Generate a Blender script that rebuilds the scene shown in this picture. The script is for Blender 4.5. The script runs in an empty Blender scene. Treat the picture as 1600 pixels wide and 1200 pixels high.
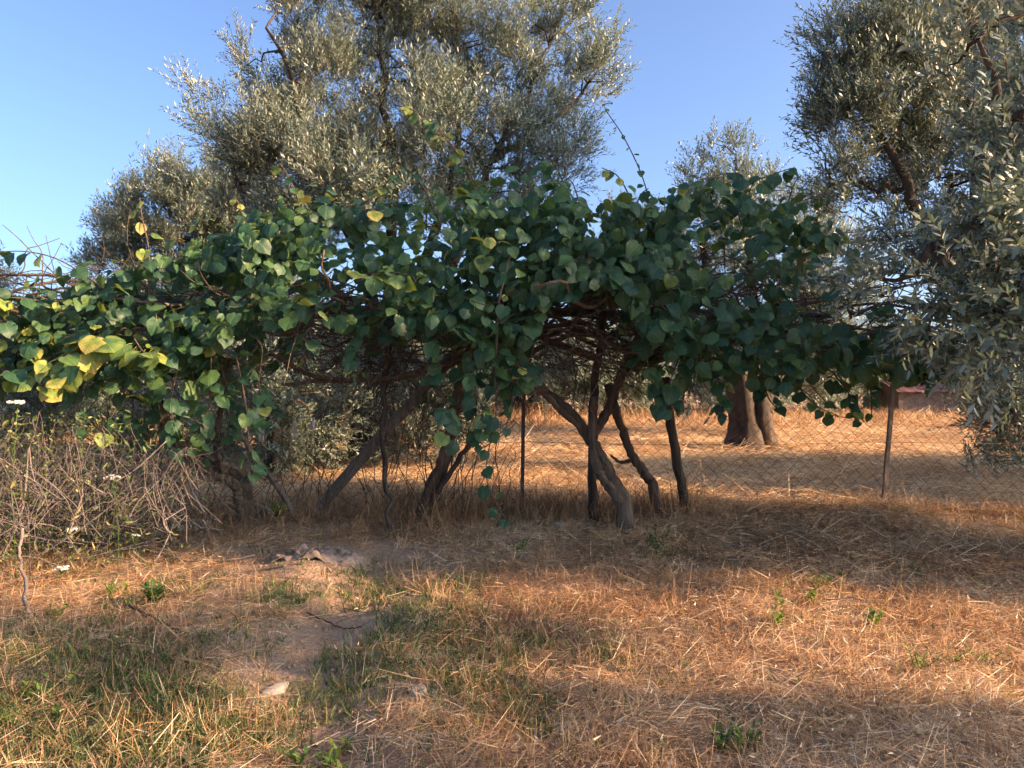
import bpy, math
import numpy as np
from mathutils import Vector, Matrix
PI = math.pi
sc = bpy.context.scene
C = sc.collection
rng = np.random.default_rng(11)

# ------------------------------------------------------------------ camera
CAMH = 1.45
PITCH = math.atan(20/1200)
cam_d = bpy.data.cameras.new('camera'); cam = bpy.data.objects.new('camera', cam_d); C.objects.link(cam)
cam_d.sensor_width = 36; cam_d.lens = 27; cam_d.clip_start = 0.05; cam_d.clip_end = 20000
cam.location = (0, 0, CAMH); cam.rotation_euler = (PI/2-PITCH, 0, 0)
sc.camera = cam
# ------------------------------------------------------------------ light
SUN_AZ = math.radians(105)      # clockwise from +Y (the view direction): right and a little behind the camera
SUN_EL = math.radians(20.5)
sdir = Vector((math.sin(SUN_AZ)*math.cos(SUN_EL), math.cos(SUN_AZ)*math.cos(SUN_EL), math.sin(SUN_EL)))
w = bpy.data.worlds.new('World'); sc.world = w; w.use_nodes = True
nt = w.node_tree
sky = nt.nodes.new('ShaderNodeTexSky'); sky.sky_type = 'NISHITA'; sky.sun_disc = False
sky.sun_elevation = SUN_EL; sky.sun_rotation = SUN_AZ
sky.altitude = 0; sky.air_density = 0.6; sky.dust_density = 3.3; sky.ozone_density = 3.2
bg = nt.nodes['Background']; bg.inputs[1].default_value = 0.11
nt.links.new(sky.outputs[0], bg.inputs[0])
sun_d = bpy.data.lights.new('sun', 'SUN'); sun = bpy.data.objects.new('sun', sun_d); C.objects.link(sun)
sun_d.energy = 5.0; sun_d.angle = math.radians(0.6); sun_d.color = (1.0, 0.63, 0.37)
sun.rotation_euler = sdir.to_track_quat('Z', 'Y').to_euler()
sun.location = (20, -6, 12)
sc.view_settings.view_transform = 'Standard'; sc.view_settings.look = 'None'
sc.view_settings.exposure = 1.97; sc.view_settings.gamma = 1.0
sc.view_settings.use_curve_mapping = False
sc.render.engine = 'CYCLES'
sc.cycles.max_bounces = 6; sc.cycles.diffuse_bounces = 3; sc.cycles.transmission_bounces = 4
sc.cycles.transparent_max_bounces = 4; sc.cycles.glossy_bounces = 2
sc.cycles.use_denoising = True
sc.cycles.use_adaptive_sampling = True; sc.cycles.adaptive_threshold = .03; sc.cycles.adaptive_min_samples = 16
try: sc.cycles.denoiser = 'OPENIMAGEDENOISE'
except Exception: pass

# ------------------------------------------------------------------ helpers
def P(px, py, Y):
    """world point seen at photo pixel (1600x1200) at ground distance Y"""
    u = (px-800)/1200; v = (600-py)/1200
    c, s = math.cos(PITCH), math.sin(PITCH)
    y = c+v*s; z = -s+v*c
    return np.array([u*Y/y, Y, CAMH+z*Y/y])
def G(px, py):
    """world ground point (z = 0) seen at photo pixel"""
    u = (px-800)/1200; v = (600-py)/1200
    c, s = math.cos(PITCH), math.sin(PITCH)
    y = c+v*s; z = -s+v*c
    t = -CAMH/z
    return np.array([u*t, y*t])

def hash2(ix, iy, seed):
    h = (ix.astype(np.int64)*374761393 + iy.astype(np.int64)*668265263 + seed*1442695041) & 0xffffffff
    h = ((h ^ (h >> 13))*1274126177) & 0xffffffff
    return ((h ^ (h >> 16)) & 0xffff)/65535.0
def noise2(x, y, seed=0):
    x = np.asarray(x, float); y = np.asarray(y, float)
    ix = np.floor(x); iy = np.floor(y); fx = x-ix; fy = y-iy
    fx = fx*fx*(3-2*fx); fy = fy*fy*(3-2*fy)
    a = hash2(ix, iy, seed); b = hash2(ix+1, iy, seed); c = hash2(ix, iy+1, seed); d = hash2(ix+1, iy+1, seed)
    return (a*(1-fx)+b*fx)*(1-fy)+(c*(1-fx)+d*fx)*fy
def fbm(x, y, seed=0, o=4):
    s = 0; a = .5
    for i in range(o):
        s = s+a*(noise2(x*2**i, y*2**i, seed+i)-.5); a *= .5
    return s
def seg_dist(x, y, pts):
    d = np.full(np.shape(x), 1e9)
    for (ax, ay), (bx, by) in zip(pts[:-1], pts[1:]):
        vx, vy = bx-ax, by-ay
        t = np.clip(((x-ax)*vx+(y-ay)*vy)/(vx*vx+vy*vy), 0, 1)
        d = np.minimum(d, np.hypot(x-ax-t*vx, y-ay-t*vy))
    return d
RUT = [G(470, 1500), G(500, 1160), G(480, 1010), G(560, 925), G(600, 880)]
def gz(x, y):
    x = np.asarray(x, float); y = np.asarray(y, float)
    near = np.exp(-((y-5)/9)**2)
    z = .10*fbm(x*.55+3, y*.55, 1)*(.4+near) + .055*fbm(x*2.1, y*2.1, 5)*near + .022*fbm(x*8, y*8, 9)*near
    d = seg_dist(x, y, RUT)
    z = z-.05*np.exp(-(d/.24)**2)+.02*np.exp(-((d-.5)/.22)**2)
    z = z+.10*np.exp(-((y-7.25)/.35)**2)*np.clip((x-.8)/1.5, 0, 1)*(1+1.2*fbm(x*.9, y, 31))
    m = G(480, 905)
    z = z+.06*np.exp(-(np.hypot(x-m[0], (y-m[1])*1.3)/.42)**2)
    return z

class Geo:
    """collects polygons; every vertex carries a tint (0..1) and a uv"""
    def __init__(s): s.v = []; s.l = []; s.n = []; s.t = []; s.uv = []; s.c = 0
    def add(s, v, faces, tint=0.5, uv=None):
        v = np.asarray(v, float).reshape(-1, 3); k = len(v)
        s.v.append(v)
        for f in (faces if isinstance(faces, list) else [faces]):
            f = np.asarray(f, int)
            s.l.append((f+s.c).ravel()); s.n.append(np.full(len(f), f.shape[1], int))
        s.t.append(np.broadcast_to(np.asarray(tint, float), (k,)))
        s.uv.append(np.zeros((k, 2)) if uv is None else uv)
        s.c += k
    def mesh(s, name, mat, smooth=True):
        me = bpy.data.meshes.new(name)
        v = np.concatenate(s.v); l = np.concatenate(s.l); n = np.concatenate(s.n)
        me.vertices.add(len(v)); me.vertices.foreach_set('co', v.astype(np.float32).ravel())
        me.loops.add(len(l)); me.loops.foreach_set('vertex_index', l.astype(np.int32))
        me.polygons.add(len(n))
        st = np.concatenate([[0], np.cumsum(n)[:-1]]).astype(np.int32)
        me.polygons.foreach_set('loop_start', st)
        me.polygons.foreach_set('use_smooth', np.full(len(n), smooth))
        me.update(calc_edges=True)
        a = me.attributes.new('tint', 'FLOAT', 'POINT'); a.data.foreach_set('value', np.concatenate(s.t).astype(np.float32))
        b = me.attributes.new('luv', 'FLOAT_VECTOR', 'POINT')
        uv = np.concatenate(s.uv); b.data.foreach_set('vector', np.c_[uv, np.zeros(len(uv))].astype(np.float32).ravel())
        me.materials.append(mat)
        return me
def obj(name, me, parent=None, mw=None):
    o = bpy.data.objects.new(name, me); C.objects.link(o)
    if parent is not None: o.parent = parent
    if mw is not None: o.matrix_local = mw
    return o
def tag(o, label=None, cat=None, group=None, kind=None):
    if label: o['label'] = label
    if cat: o['category'] = cat
    if group: o['group'] = group
    if kind: o['kind'] = kind
    return o
def thing(name, label, cat, loc=(0, 0, 0), group=None):
    o = bpy.data.objects.new(name, None); C.objects.link(o)
    o.location = [float(q) for q in loc]; o.empty_display_size = .1
    return tag(o, label, cat, group)
def local(o, pts): return np.asarray(pts, float)-np.array(o.location)

def norm(a): return a/np.maximum(np.linalg.norm(a, axis=-1, keepdims=True), 1e-9)
def smooth_path(pts, n):
    """Catmull-Rom through pts"""
    p = np.asarray(pts, float)
    p = np.vstack([2*p[0]-p[1], p, 2*p[-1]-p[-2]])
    k = len(p)-3; t = np.linspace(0, k-1e-6, n); i = t.astype(int); f = (t-i)[:, None]
    a, b, c, d = p[i], p[i+1], p[i+2], p[i+3]
    return .5*(2*b+(c-a)*f+(2*a-5*b+4*c-d)*f**2+(3*b-a-3*c+d)*f**3)
def tube(g, pts, rad, sides=8, rough=0.0, tint=.5, cap=True, seed=0, flute=0):
    p = np.asarray(pts, float); n = len(p)
    r = np.broadcast_to(np.asarray(rad, float), (n,))
    t = norm(np.gradient(p, axis=0))
    ref = np.array([0, 0, 1.]) if abs(t[:, 2]).mean() < .8 else np.array([1., 0, 0])
    u = norm(np.cross(t, ref)); w_ = np.cross(t, u)
    a = np.linspace(0, 2*PI, sides, endpoint=False)
    rr = np.repeat(r[:, None], sides, 1)
    if rough:
        q = np.random.default_rng(seed+n)
        nz = q.normal(0, 1, (n, sides)); nz = (nz+np.roll(nz, 1, 0)+.5*np.roll(nz, 1, 1))/2.2
        rr = rr*(1+rough*nz)
    if flute:
        s_ = np.linalg.norm(np.diff(p, axis=0, prepend=p[:1]), axis=1).cumsum()[:, None]
        rr = rr*(1+flute*np.sin(a*3+s_*.9+seed)+flute*.6*np.sin(a*5-s_*1.3+seed*2)+flute*.4*np.sin(a*8+s_*2+seed))
    v = p[:, None]+rr[..., None]*(np.cos(a)[None, :, None]*u[:, None]+np.sin(a)[None, :, None]*w_[:, None])
    i = np.arange(n-1)[:, None]*sides; j = np.arange(sides)[None]; k = (j+1) % sides
    f = np.stack([i+j, i+k, i+sides+k, i+sides+j], -1).reshape(-1, 4)
    vv = v.reshape(-1, 3); fs = [f]
    if cap:
        fs.append(np.arange(sides)[::-1][None]); fs.append((np.arange(sides)+(n-1)*sides)[None])
    g.add(vv, fs, tint)
def wander(a, b, n, amp, q):
    t = np.linspace(0, 1, n)[:, None]
    off = q.normal(0, 1, (n, 3)); off = np.cumsum(off, 0); off -= off[:1]+t*(off[-1:]-off[:1])
    return a+(b-a)*t+off*amp/math.sqrt(n)

def scatter_instances(name, protos, pos, rot, scl, itint, parent=None, seed=0):
    """uncountable pieces (leaf sprays of a crown, straw litter): point cloud + geometry nodes"""
    col = bpy.data.collections.get(protos)
    n = len(pos)
    me = bpy.data.meshes.new(name); me.vertices.add(n); me.vertices.foreach_set('co', np.asarray(pos, np.float32).ravel())
    for an, ty, key, val in (('rot', 'FLOAT_VECTOR', 'vector', rot), ('scl', 'FLOAT', 'value', scl), ('itint', 'FLOAT', 'value', itint)):
        a = me.attributes.new(an, ty, 'POINT'); a.data.foreach_set(key, np.asarray(val, np.float32).ravel())
    a = me.attributes.new('idx', 'INT', 'POINT'); a.data.foreach_set('value', np.random.default_rng(seed).integers(0, len(col.objects), n).astype(np.int32))
    ng = bpy.data.node_groups.get('scatter_'+protos)
    if ng is None:
        ng = bpy.data.node_groups.new('scatter_'+protos, 'GeometryNodeTree')
        ng.interface.new_socket('Geometry', in_out='INPUT', socket_type='NodeSocketGeometry'); ng.interface.new_socket('Geometry', in_out='OUTPUT', socket_type='NodeSocketGeometry')
        N = ng.nodes; gi = N.new('NodeGroupInput'); go = N.new('NodeGroupOutput')
        ci = N.new('GeometryNodeCollectionInfo'); ci.inputs['Collection'].default_value = col; ci.inputs['Separate Children'].default_value = True; ci.inputs['Reset Children'].default_value = True
        ip = N.new('GeometryNodeInstanceOnPoints'); ip.inputs['Pick Instance'].default_value = True
        def na(nm, ty):
            q_ = N.new('GeometryNodeInputNamedAttribute'); q_.data_type = ty; q_.inputs['Name'].default_value = nm
            return [o_ for o_ in q_.outputs if o_.enabled and o_.name == 'Attribute'][0]
        L = ng.links
        L.new(gi.outputs[0], ip.inputs['Points']); L.new(ci.outputs[0], ip.inputs['Instance']); L.new(na('idx', 'INT'), ip.inputs['Instance Index'])
        L.new(na('rot', 'FLOAT_VECTOR'), ip.inputs['Rotation']); L.new(na('scl', 'FLOAT'), ip.inputs['Scale']); 
        if protos in ('olive_sprays_far',): L.new(ip.outputs[0], go.inputs[0])
        else:
            rl = N.new('GeometryNodeRealizeInstances'); L.new(ip.outputs[0], rl.inputs[0]); L.new(rl.outputs[0], go.inputs[0])
    o = bpy.data.objects.new(name, me); C.objects.link(o); o.parent = parent
    md = o.modifiers.new('scatter', 'NODES'); md.node_group = ng
    o['kind'] = 'stuff'
    return o
def proto(coll, name, me):
    col = bpy.data.collections.get(coll) or bpy.data.collections.new(coll)
    col.objects.link(bpy.data.objects.new(name, me))

# ------------------------------------------------------------------ materials
def ramp(n, stops):
    r = n.new('ShaderNodeValToRGB'); e = r.color_ramp.elements
    while len(e) < len(stops): e.new(.5)
    for x, (p, c) in zip(e, stops): x.position = p; x.color = (*c, 1)
    return r
def mat_base(name):
    m = bpy.data.materials.new(name); m.use_nodes = True
    n = m.node_tree.nodes; l = m.node_tree.links
    return m, n, l, n['Principled BSDF'], n['Material Output']
def leaf_mat(name, stops, back=None, trans=.3, rough=.45, spec=.35, veins=False, tcol=(1.25, 1.15, .45)):
    m, n, l, b, out = mat_base(name)
    at = n.new('ShaderNodeAttribute'); at.attribute_name = 'tint'
    ia = n.new('ShaderNodeAttribute'); ia.attribute_name = 'itint'
    su = n.new('ShaderNodeMath'); su.operation = 'ADD'; su.use_clamp = True; l.new(at.outputs['Fac'], su.inputs[0]); 
    ib = n.new('ShaderNodeAttribute'); ib.attribute_type = 'INSTANCER'; ib.attribute_name = 'itint'
    sb = n.new('ShaderNodeMath'); sb.operation = 'ADD'; l.new(ia.outputs['Fac'], sb.inputs[0]); l.new(ib.outputs['Fac'], sb.inputs[1]); l.new(sb.outputs[0], su.inputs[1])
    r = ramp(n, stops); l.new(su.outputs[0], r.inputs[0]); col = r.outputs[0]
    if veins:
        uv = n.new('ShaderNodeAttribute'); uv.attribute_name = 'luv'
        sx = n.new('ShaderNodeSeparateXYZ'); l.new(uv.outputs['Vector'], sx.inputs[0])
        ab = n.new('ShaderNodeMath'); ab.operation = 'ABSOLUTE'; l.new(sx.outputs[0], ab.inputs[0])
        mr = n.new('ShaderNodeMapRange'); mr.inputs[1].default_value = .012; mr.inputs[2].default_value = .035; mr.inputs[3].default_value = 1; mr.inputs[4].default_value = 0
        l.new(ab.outputs[0], mr.inputs[0])
        k = n.new('ShaderNodeMath'); k.operation = 'MULTIPLY_ADD'; k.inputs[1].default_value = -.75; l.new(ab.outputs[0], k.inputs[0]); l.new(sx.outputs[1], k.inputs[2])
        k2 = n.new('ShaderNodeMath'); k2.operation = 'MULTIPLY'; k2.inputs[1].default_value = 6.5; l.new(k.outputs[0], k2.inputs[0])
        fr = n.new('ShaderNodeMath'); fr.operation = 'PINGPONG'; fr.inputs[1].default_value = .5; l.new(k2.outputs[0], fr.inputs[0])
        m2 = n.new('ShaderNodeMapRange'); m2.inputs[1].default_value = .03; m2.inputs[2].default_value = .14; m2.inputs[3].default_value = .7; m2.inputs[4].default_value = 0
        l.new(fr.outputs[0], m2.inputs[0])
        mx = n.new('ShaderNodeMath'); mx.operation = 'MAXIMUM'; l.new(mr.outputs[0], mx.inputs[0]); l.new(m2.outputs[0], mx.inputs[1])
        bm = n.new('ShaderNodeBump'); bm.inputs['Strength'].default_value = .5; bm.inputs['Distance'].default_value = .004; bm.invert = True
        l.new(mx.outputs[0], bm.inputs['Height']); l.new(bm.outputs[0], b.inputs['Normal'])
        mm = n.new('ShaderNodeMix'); mm.data_type = 'RGBA'; mm.blend_type = 'MULTIPLY'
        sc_ = n.new('ShaderNodeMath'); sc_.operation = 'MULTIPLY'; sc_.inputs[1].default_value = .5; l.new(mx.outputs[0], sc_.inputs[0])
        l.new(sc_.outputs[0], mm.inputs[0]); l.new(col, mm.inputs[6]); mm.inputs[7].default_value = (2.2, 1.9, 1.6, 1); col = mm.outputs[2]
        tn = n.new('ShaderNodeTexNoise'); tn.inputs['Scale'].default_value = 9
        ge0 = n.new('ShaderNodeNewGeometry'); l.new(ge0.outputs['Position'], tn.inputs['Vector'])
        rr = n.new('ShaderNodeMapRange'); rr.inputs[3].default_value = rough-.14; rr.inputs[4].default_value = rough+.2
        l.new(tn.outputs[0], rr.inputs[0]); l.new(rr.outputs[0], b.inputs['Roughness'])
    if back:
        ge = n.new('ShaderNodeNewGeometry'); mb = n.new('ShaderNodeMix'); mb.data_type = 'RGBA'
        l.new(ge.outputs['Backfacing'], mb.inputs[0]); l.new(col, mb.inputs[6])
        rb = ramp(n, back); l.new(su.outputs[0], rb.inputs[0]); l.new(rb.outputs[0], mb.inputs[7]); col = mb.outputs[2]
    l.new(col, b.inputs['Base Color'])
    if not veins: b.inputs['Roughness'].default_value = rough
    b.inputs['Specular IOR Level'].default_value = spec
    if trans:
        tr = n.new('ShaderNodeBsdfTranslucent'); mc = n.new('ShaderNodeMix'); mc.data_type = 'RGBA'; mc.blend_type = 'MULTIPLY'
        mc.inputs[0].default_value = 1; l.new(col, mc.inputs[6]); mc.inputs[7].default_value = (*[c*1.5 for c in tcol], 1); l.new(mc.outputs[2], tr.inputs[0])
        ms = n.new('ShaderNodeMixShader'); ms.inputs[0].default_value = trans
        l.new(b.outputs[0], ms.inputs[1]); l.new(tr.outputs[0], ms.inputs[2]); l.new(ms.outputs[0], out.inputs[0])
    return m
def bark_mat(name, dark, light, scale=14, bump=.9, stretch=.18, rough=.9):
    m, n, l, b, out = mat_base(name)
    tc = n.new('ShaderNodeTexCoord'); mp = n.new('ShaderNodeMapping'); mp.inputs['Scale'].default_value = (1, 1, stretch)
    l.new(tc.outputs['Object'], mp.inputs[0])
    t = n.new('ShaderNodeTexNoise'); t.inputs['Scale'].default_value = scale; t.inputs['Detail'].default_value = 6; t.inputs['Roughness'].default_value = .65
    t2 = n.new('ShaderNodeTexNoise'); t2.inputs['Scale'].default_value = 3.5; t2.inputs['Detail'].default_value = 3
    l.new(mp.outputs[0], t.inputs['Vector']); l.new(tc.outputs['Object'], t2.inputs['Vector'])
    ad = n.new('ShaderNodeMath'); ad.operation = 'MULTIPLY_ADD'; ad.inputs[1].default_value = .45
    l.new(t2.outputs[0], ad.inputs[0]); l.new(t.outputs[0], ad.inputs[2])
    r = ramp(n, [(.45, dark), (.68, tuple((a+c)/2 for a, c in zip(dark, light))), (.95, light)])
    l.new(ad.outputs[0], r.inputs[0]); l.new(r.outputs[0], b.inputs['Base Color'])
    b.inputs['Roughness'].default_value = rough; b.inputs['Specular IOR Level'].default_value = .2
    bm = n.new('ShaderNodeBump'); bm.inputs['Strength'].default_value = bump; bm.inputs['Distance'].default_value = .02
    l.new(t.outputs[0], bm.inputs['Height']); l.new(bm.outputs[0], b.inputs['Normal'])
    return m
M = {}
M['kiwi'] = leaf_mat('kiwi_leaf', [(0, (.018, .055, .028)), (.45, (.033, .090, .040)), (.7, (.080, .15, .042)), (.88, (.21, .26, .05)), (1, (.45, .36, .11))],
                     back=[(0, (.055, .09, .050)), (.7, (.11, .16, .055)), (1, (.38, .30, .10))], trans=.3, rough=.46, spec=.42, veins=True)
M['olive'] = leaf_mat('olive_leaf', [(0, (.050, .077, .058)), (.5, (.104, .142, .104)), (1, (.195, .23, .155))],
                      back=[(0, (.21, .25, .205)), (1, (.34, .38, .305))], trans=.14, rough=.42, spec=.5, tcol=(1.0, 1.05, .75))
M['straw'] = leaf_mat('straw', [(0, (.16, .090, .050)), (.3, (.32, .185, .092)), (.6, (.50, .335, .18)), (.85, (.62, .47, .28)), (1, (.70, .60, .43))], trans=.2, rough=.6, spec=.25, tcol=(1, .9, .7))
M['green'] = leaf_mat('green_blade', [(0, (.040, .065, .026)), (.5, (.075, .115, .040)), (.85, (.16, .19, .065)), (1, (.34, .29, .13))], trans=.35, rough=.5, spec=.3)
M['weed'] = leaf_mat('weed_leaf', [(0, (.035, .075, .022)), (.5, (.075, .135, .032)), (1, (.24, .33, .05))], trans=.35, rough=.5, spec=.3)
M['dryleaf'] = leaf_mat('dry_leaf', [(0, (.10, .06, .035)), (1, (.33, .22, .12))], trans=.15, rough=.7, spec=.2, tcol=(1, .8, .5))
M['olive_bark'] = bark_mat('olive_bark', (.016, .0125, .0095), (.088, .067, .049), 10, 1.0)
M['vine_bark'] = bark_mat('vine_bark', (.030, .021, .016), (.15, .105, .075), 26, 1.0, .12)
M['pale_bark'] = bark_mat('pale_vine_bark', (.040, .030, .022), (.20, .15, .105), 24, 1.0, .12)
M['grey_wood'] = bark_mat('weathered_wood', (.055, .046, .038), (.19, .165, .138), 22, .8, .06)
M['dark_wood'] = bark_mat('dark_wood', (.022, .017, .013), (.085, .065, .05), 24, .8, .1)
M['twig'] = bark_mat('dry_twig', (.06, .050, .044), (.21, .175, .152), 40, .3, .3)
M['dark_twig'] = bark_mat('dark_twig', (.03, .022, .017), (.13, .095, .07), 40, .3, .3)
M['vine_stem'] = bark_mat('vine_stem', (.075, .045, .03), (.22, .15, .09), 40, .3, .3)
M['rust'] = bark_mat('weathered_iron', (.045, .042, .039), (.13, .118, .105), 30, .3, .5, .75)
M['wire'] = bark_mat('rusty_wire', (.06, .045, .035), (.17, .12, .085), 30, .1, .5, .7)
M['soil'] = bark_mat('soil_crumbs', (.17, .115, .075), (.36, .26, .175), 30, .4, 1)
M['stone'] = bark_mat('stone', (.20, .165, .125), (.42, .36, .28), 12, .6, 1)
M['rag'] = bark_mat('sacking', (.07, .052, .042), (.24, .185, .145), 9, .5, 1)
M['white_rag'] = bark_mat('white_cloth', (.50, .47, .42), (.78, .75, .70), 8, .2, 1)
M['petal'] = bark_mat('white_umbel', (.55, .56, .47), (.80, .80, .72), 30, .1, 1)
M['render_wall'] = bark_mat('old_plaster', (.09, .065, .05), (.2, .15, .12), 4, .3, 1)
M['maroon'] = bark_mat('maroon_tile', (.06, .030, .034), (.15, .075, .078), 6, .4, 1)
# ground: dry soil with straw litter worked into it
def ground_mat():
    m, n, l, b, out = mat_base('dry_soil')
    tc = n.new('ShaderNodeNewGeometry')
    a = n.new('ShaderNodeTexNoise'); a.inputs['Scale'].default_value = .9; a.inputs['Detail'].default_value = 8; a.inputs['Roughness'].default_value = .62
    f = n.new('ShaderNodeTexNoise'); f.inputs['Scale'].default_value = 26; f.inputs['Detail'].default_value = 8; f.inputs['Roughness'].default_value = .7
    v = n.new('ShaderNodeTexVoronoi'); v.inputs['Scale'].default_value = 34
    for q in (a, f, v): l.new(tc.outputs['Position'], q.inputs['Vector'])
    mix = n.new('ShaderNodeMath'); mix.operation = 'MULTIPLY_ADD'; mix.inputs[1].default_value = .5; l.new(f.outputs[0], mix.inputs[0]); 
    h = n.new('ShaderNodeMath'); h.operation = 'MULTIPLY'; h.inputs[1].default_value = .5; l.new(a.outputs[0], h.inputs[0]); l.new(h.outputs[0], mix.inputs[2])
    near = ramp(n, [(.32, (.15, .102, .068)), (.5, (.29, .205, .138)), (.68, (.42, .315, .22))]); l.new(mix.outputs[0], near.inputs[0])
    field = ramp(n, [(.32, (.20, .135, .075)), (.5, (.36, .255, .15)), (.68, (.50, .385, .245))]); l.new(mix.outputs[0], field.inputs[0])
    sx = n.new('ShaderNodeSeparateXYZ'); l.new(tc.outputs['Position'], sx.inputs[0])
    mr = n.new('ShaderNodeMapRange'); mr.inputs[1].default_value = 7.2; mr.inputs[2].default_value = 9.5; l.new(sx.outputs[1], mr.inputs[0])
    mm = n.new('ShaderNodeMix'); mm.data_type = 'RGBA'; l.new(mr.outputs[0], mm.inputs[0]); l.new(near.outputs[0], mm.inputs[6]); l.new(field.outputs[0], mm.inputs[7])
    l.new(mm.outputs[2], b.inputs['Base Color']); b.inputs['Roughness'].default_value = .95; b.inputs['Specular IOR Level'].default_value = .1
    hh = n.new('ShaderNodeMath'); hh.operation = 'MULTIPLY_ADD'; hh.inputs[1].default_value = -.35; l.new(v.outputs[0], hh.inputs[0]); l.new(f.outputs[0], hh.inputs[2])
    bm = n.new('ShaderNodeBump'); bm.inputs['Strength'].default_value = .9; bm.inputs['Distance'].default_value = .03
    l.new(hh.outputs[0], bm.inputs['Height']); l.new(bm.outputs[0], b.inputs['Normal'])
    return m
M['ground'] = ground_mat()

# ------------------------------------------------------------------ the ground
def build_ground():
    geo = lambda a, n, far: a+(np.geomspace(1, far, n)-1)
    xs = np.concatenate([-geo(9, 46, 4000)[::-1][:-1], np.linspace(-9, 9, 200), geo(9, 46, 4000)[1:]])
    ys = np.concatenate([-(geo(0, 40, 3000)[::-1][:-1])+1.5, np.linspace(1.5, 14, 150), geo(14, 60, 4000)[1:]])
    X, Y = np.meshgrid(xs, ys); Z = gz(X, Y)
    nx, ny = len(xs), len(ys)
    i = np.arange(ny-1)[:, None]*nx; j = np.arange(nx-1)[None]
    f = np.stack([i+j, i+j+1, i+nx+j+1, i+nx+j], -1).reshape(-1, 4)
    g = Geo(); g.add(np.stack([X, Y, Z], -1), f)
    o = obj('ground', g.mesh('ground', M['ground'])); tag(o, 'dry brown earth of the orchard', None, kind='structure')
build_ground()

# ------------------------------------------------------------------ blades (straw, stubble, green grass)
def blades(g, x, y, z, az, tilt, L, W, bend, tint, roll=None, one=False):
    """ribbons of two quads; tilt = angle above the ground, bend = extra pitch along the blade"""
    n = len(x)
    d0 = np.stack([np.cos(az)*np.cos(tilt), np.sin(az)*np.cos(tilt), np.sin(tilt)], -1)
    t2 = tilt-bend
    d1 = np.stack([np.cos(az)*np.cos(t2), np.sin(az)*np.cos(t2), np.sin(t2)], -1)
    p0 = np.stack([x, y, z], -1); p1 = p0+d0*(L*.5)[:, None]; p2 = p1+d1*(L*.5)[:, None]
    side = np.stack([-np.sin(az), np.cos(az), np.zeros(n)], -1)
    if roll is not None:
        up = np.cross(d0, side); side = side*np.cos(roll)[:, None]+up*np.sin(roll)[:, None]
    s = side*(W*.5)[:, None]
    if one:
        v = np.stack([p0-s, p0+s, p2+s*.35, p2-s*.35], 1).reshape(-1, 3)
        g.add(v, np.arange(n)[:, None]*4+np.array([0, 1, 2, 3]), np.repeat(tint, 4)); return
    v = np.stack([p0-s, p0+s, p1-s*.9, p1+s*.9, p2-s*.25, p2+s*.25], 1).reshape(-1, 3)
    b = np.arange(n)[:, None]*6
    f = np.concatenate([b+np.array([0, 1, 3, 2]), b+np.array([2, 3, 5, 4])])
    g.add(v, f, np.repeat(tint, 6))
def gauss_sum(x, y, blobs):
    s = np.zeros_like(x)
    for px, py, rx, ry, wgt in blobs:
        c = G(px, py); d = c[1]
        ax = rx/1200*d; ay = abs(G(px, py-ry)[1]-c[1])
        s += wgt*np.exp(-((x-c[0])/ax)**2-((y-c[1])/ay)**2)
    return s
GREEN = [(120, 1090, 150, 60, 1), (260, 1120, 130, 60, 1), (60, 1000, 90, 40, .6), (230, 1010, 130, 30, .5), (420, 940, 45, 20, .9), (560, 1040, 80, 35, 1), (650, 1010, 90, 45, .8),
         (690, 950, 80, 35, .6), (760, 1070, 80, 40, .7), (560, 915, 40, 20, .8), (380, 1140, 80, 50, .6), (830, 1130, 50, 35, .7), (850, 985, 60, 25, .35), (970, 1020, 50, 25, .5), (120, 1180, 150, 50, .6), (1020, 870, 50, 15, .6), (260, 930, 60, 15, .5)]
SOIL = [(510, 1140, 72, 75, 1.2), (475, 1040, 100, 48, 1.2), (530, 965, 100, 34, 1.2), (485, 910, 135, 28, 1.2), (620, 870, 110, 15, 1), (630, 1080, 60, 28, .9), (440, 1070, 40, 20, .9), (420, 870, 100, 20, .6), (380, 1010, 60, 25, .5)]
def scatter(n, y0, y1, power, q, xr=.92):
    u = q.random(n)
    k = power+1
    y = (y0**k+u*(y1**k-y0**k))**(1/k)
    x = (q.random(n)*2-1)*(xr*y+.4)
    return x, y
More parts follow.
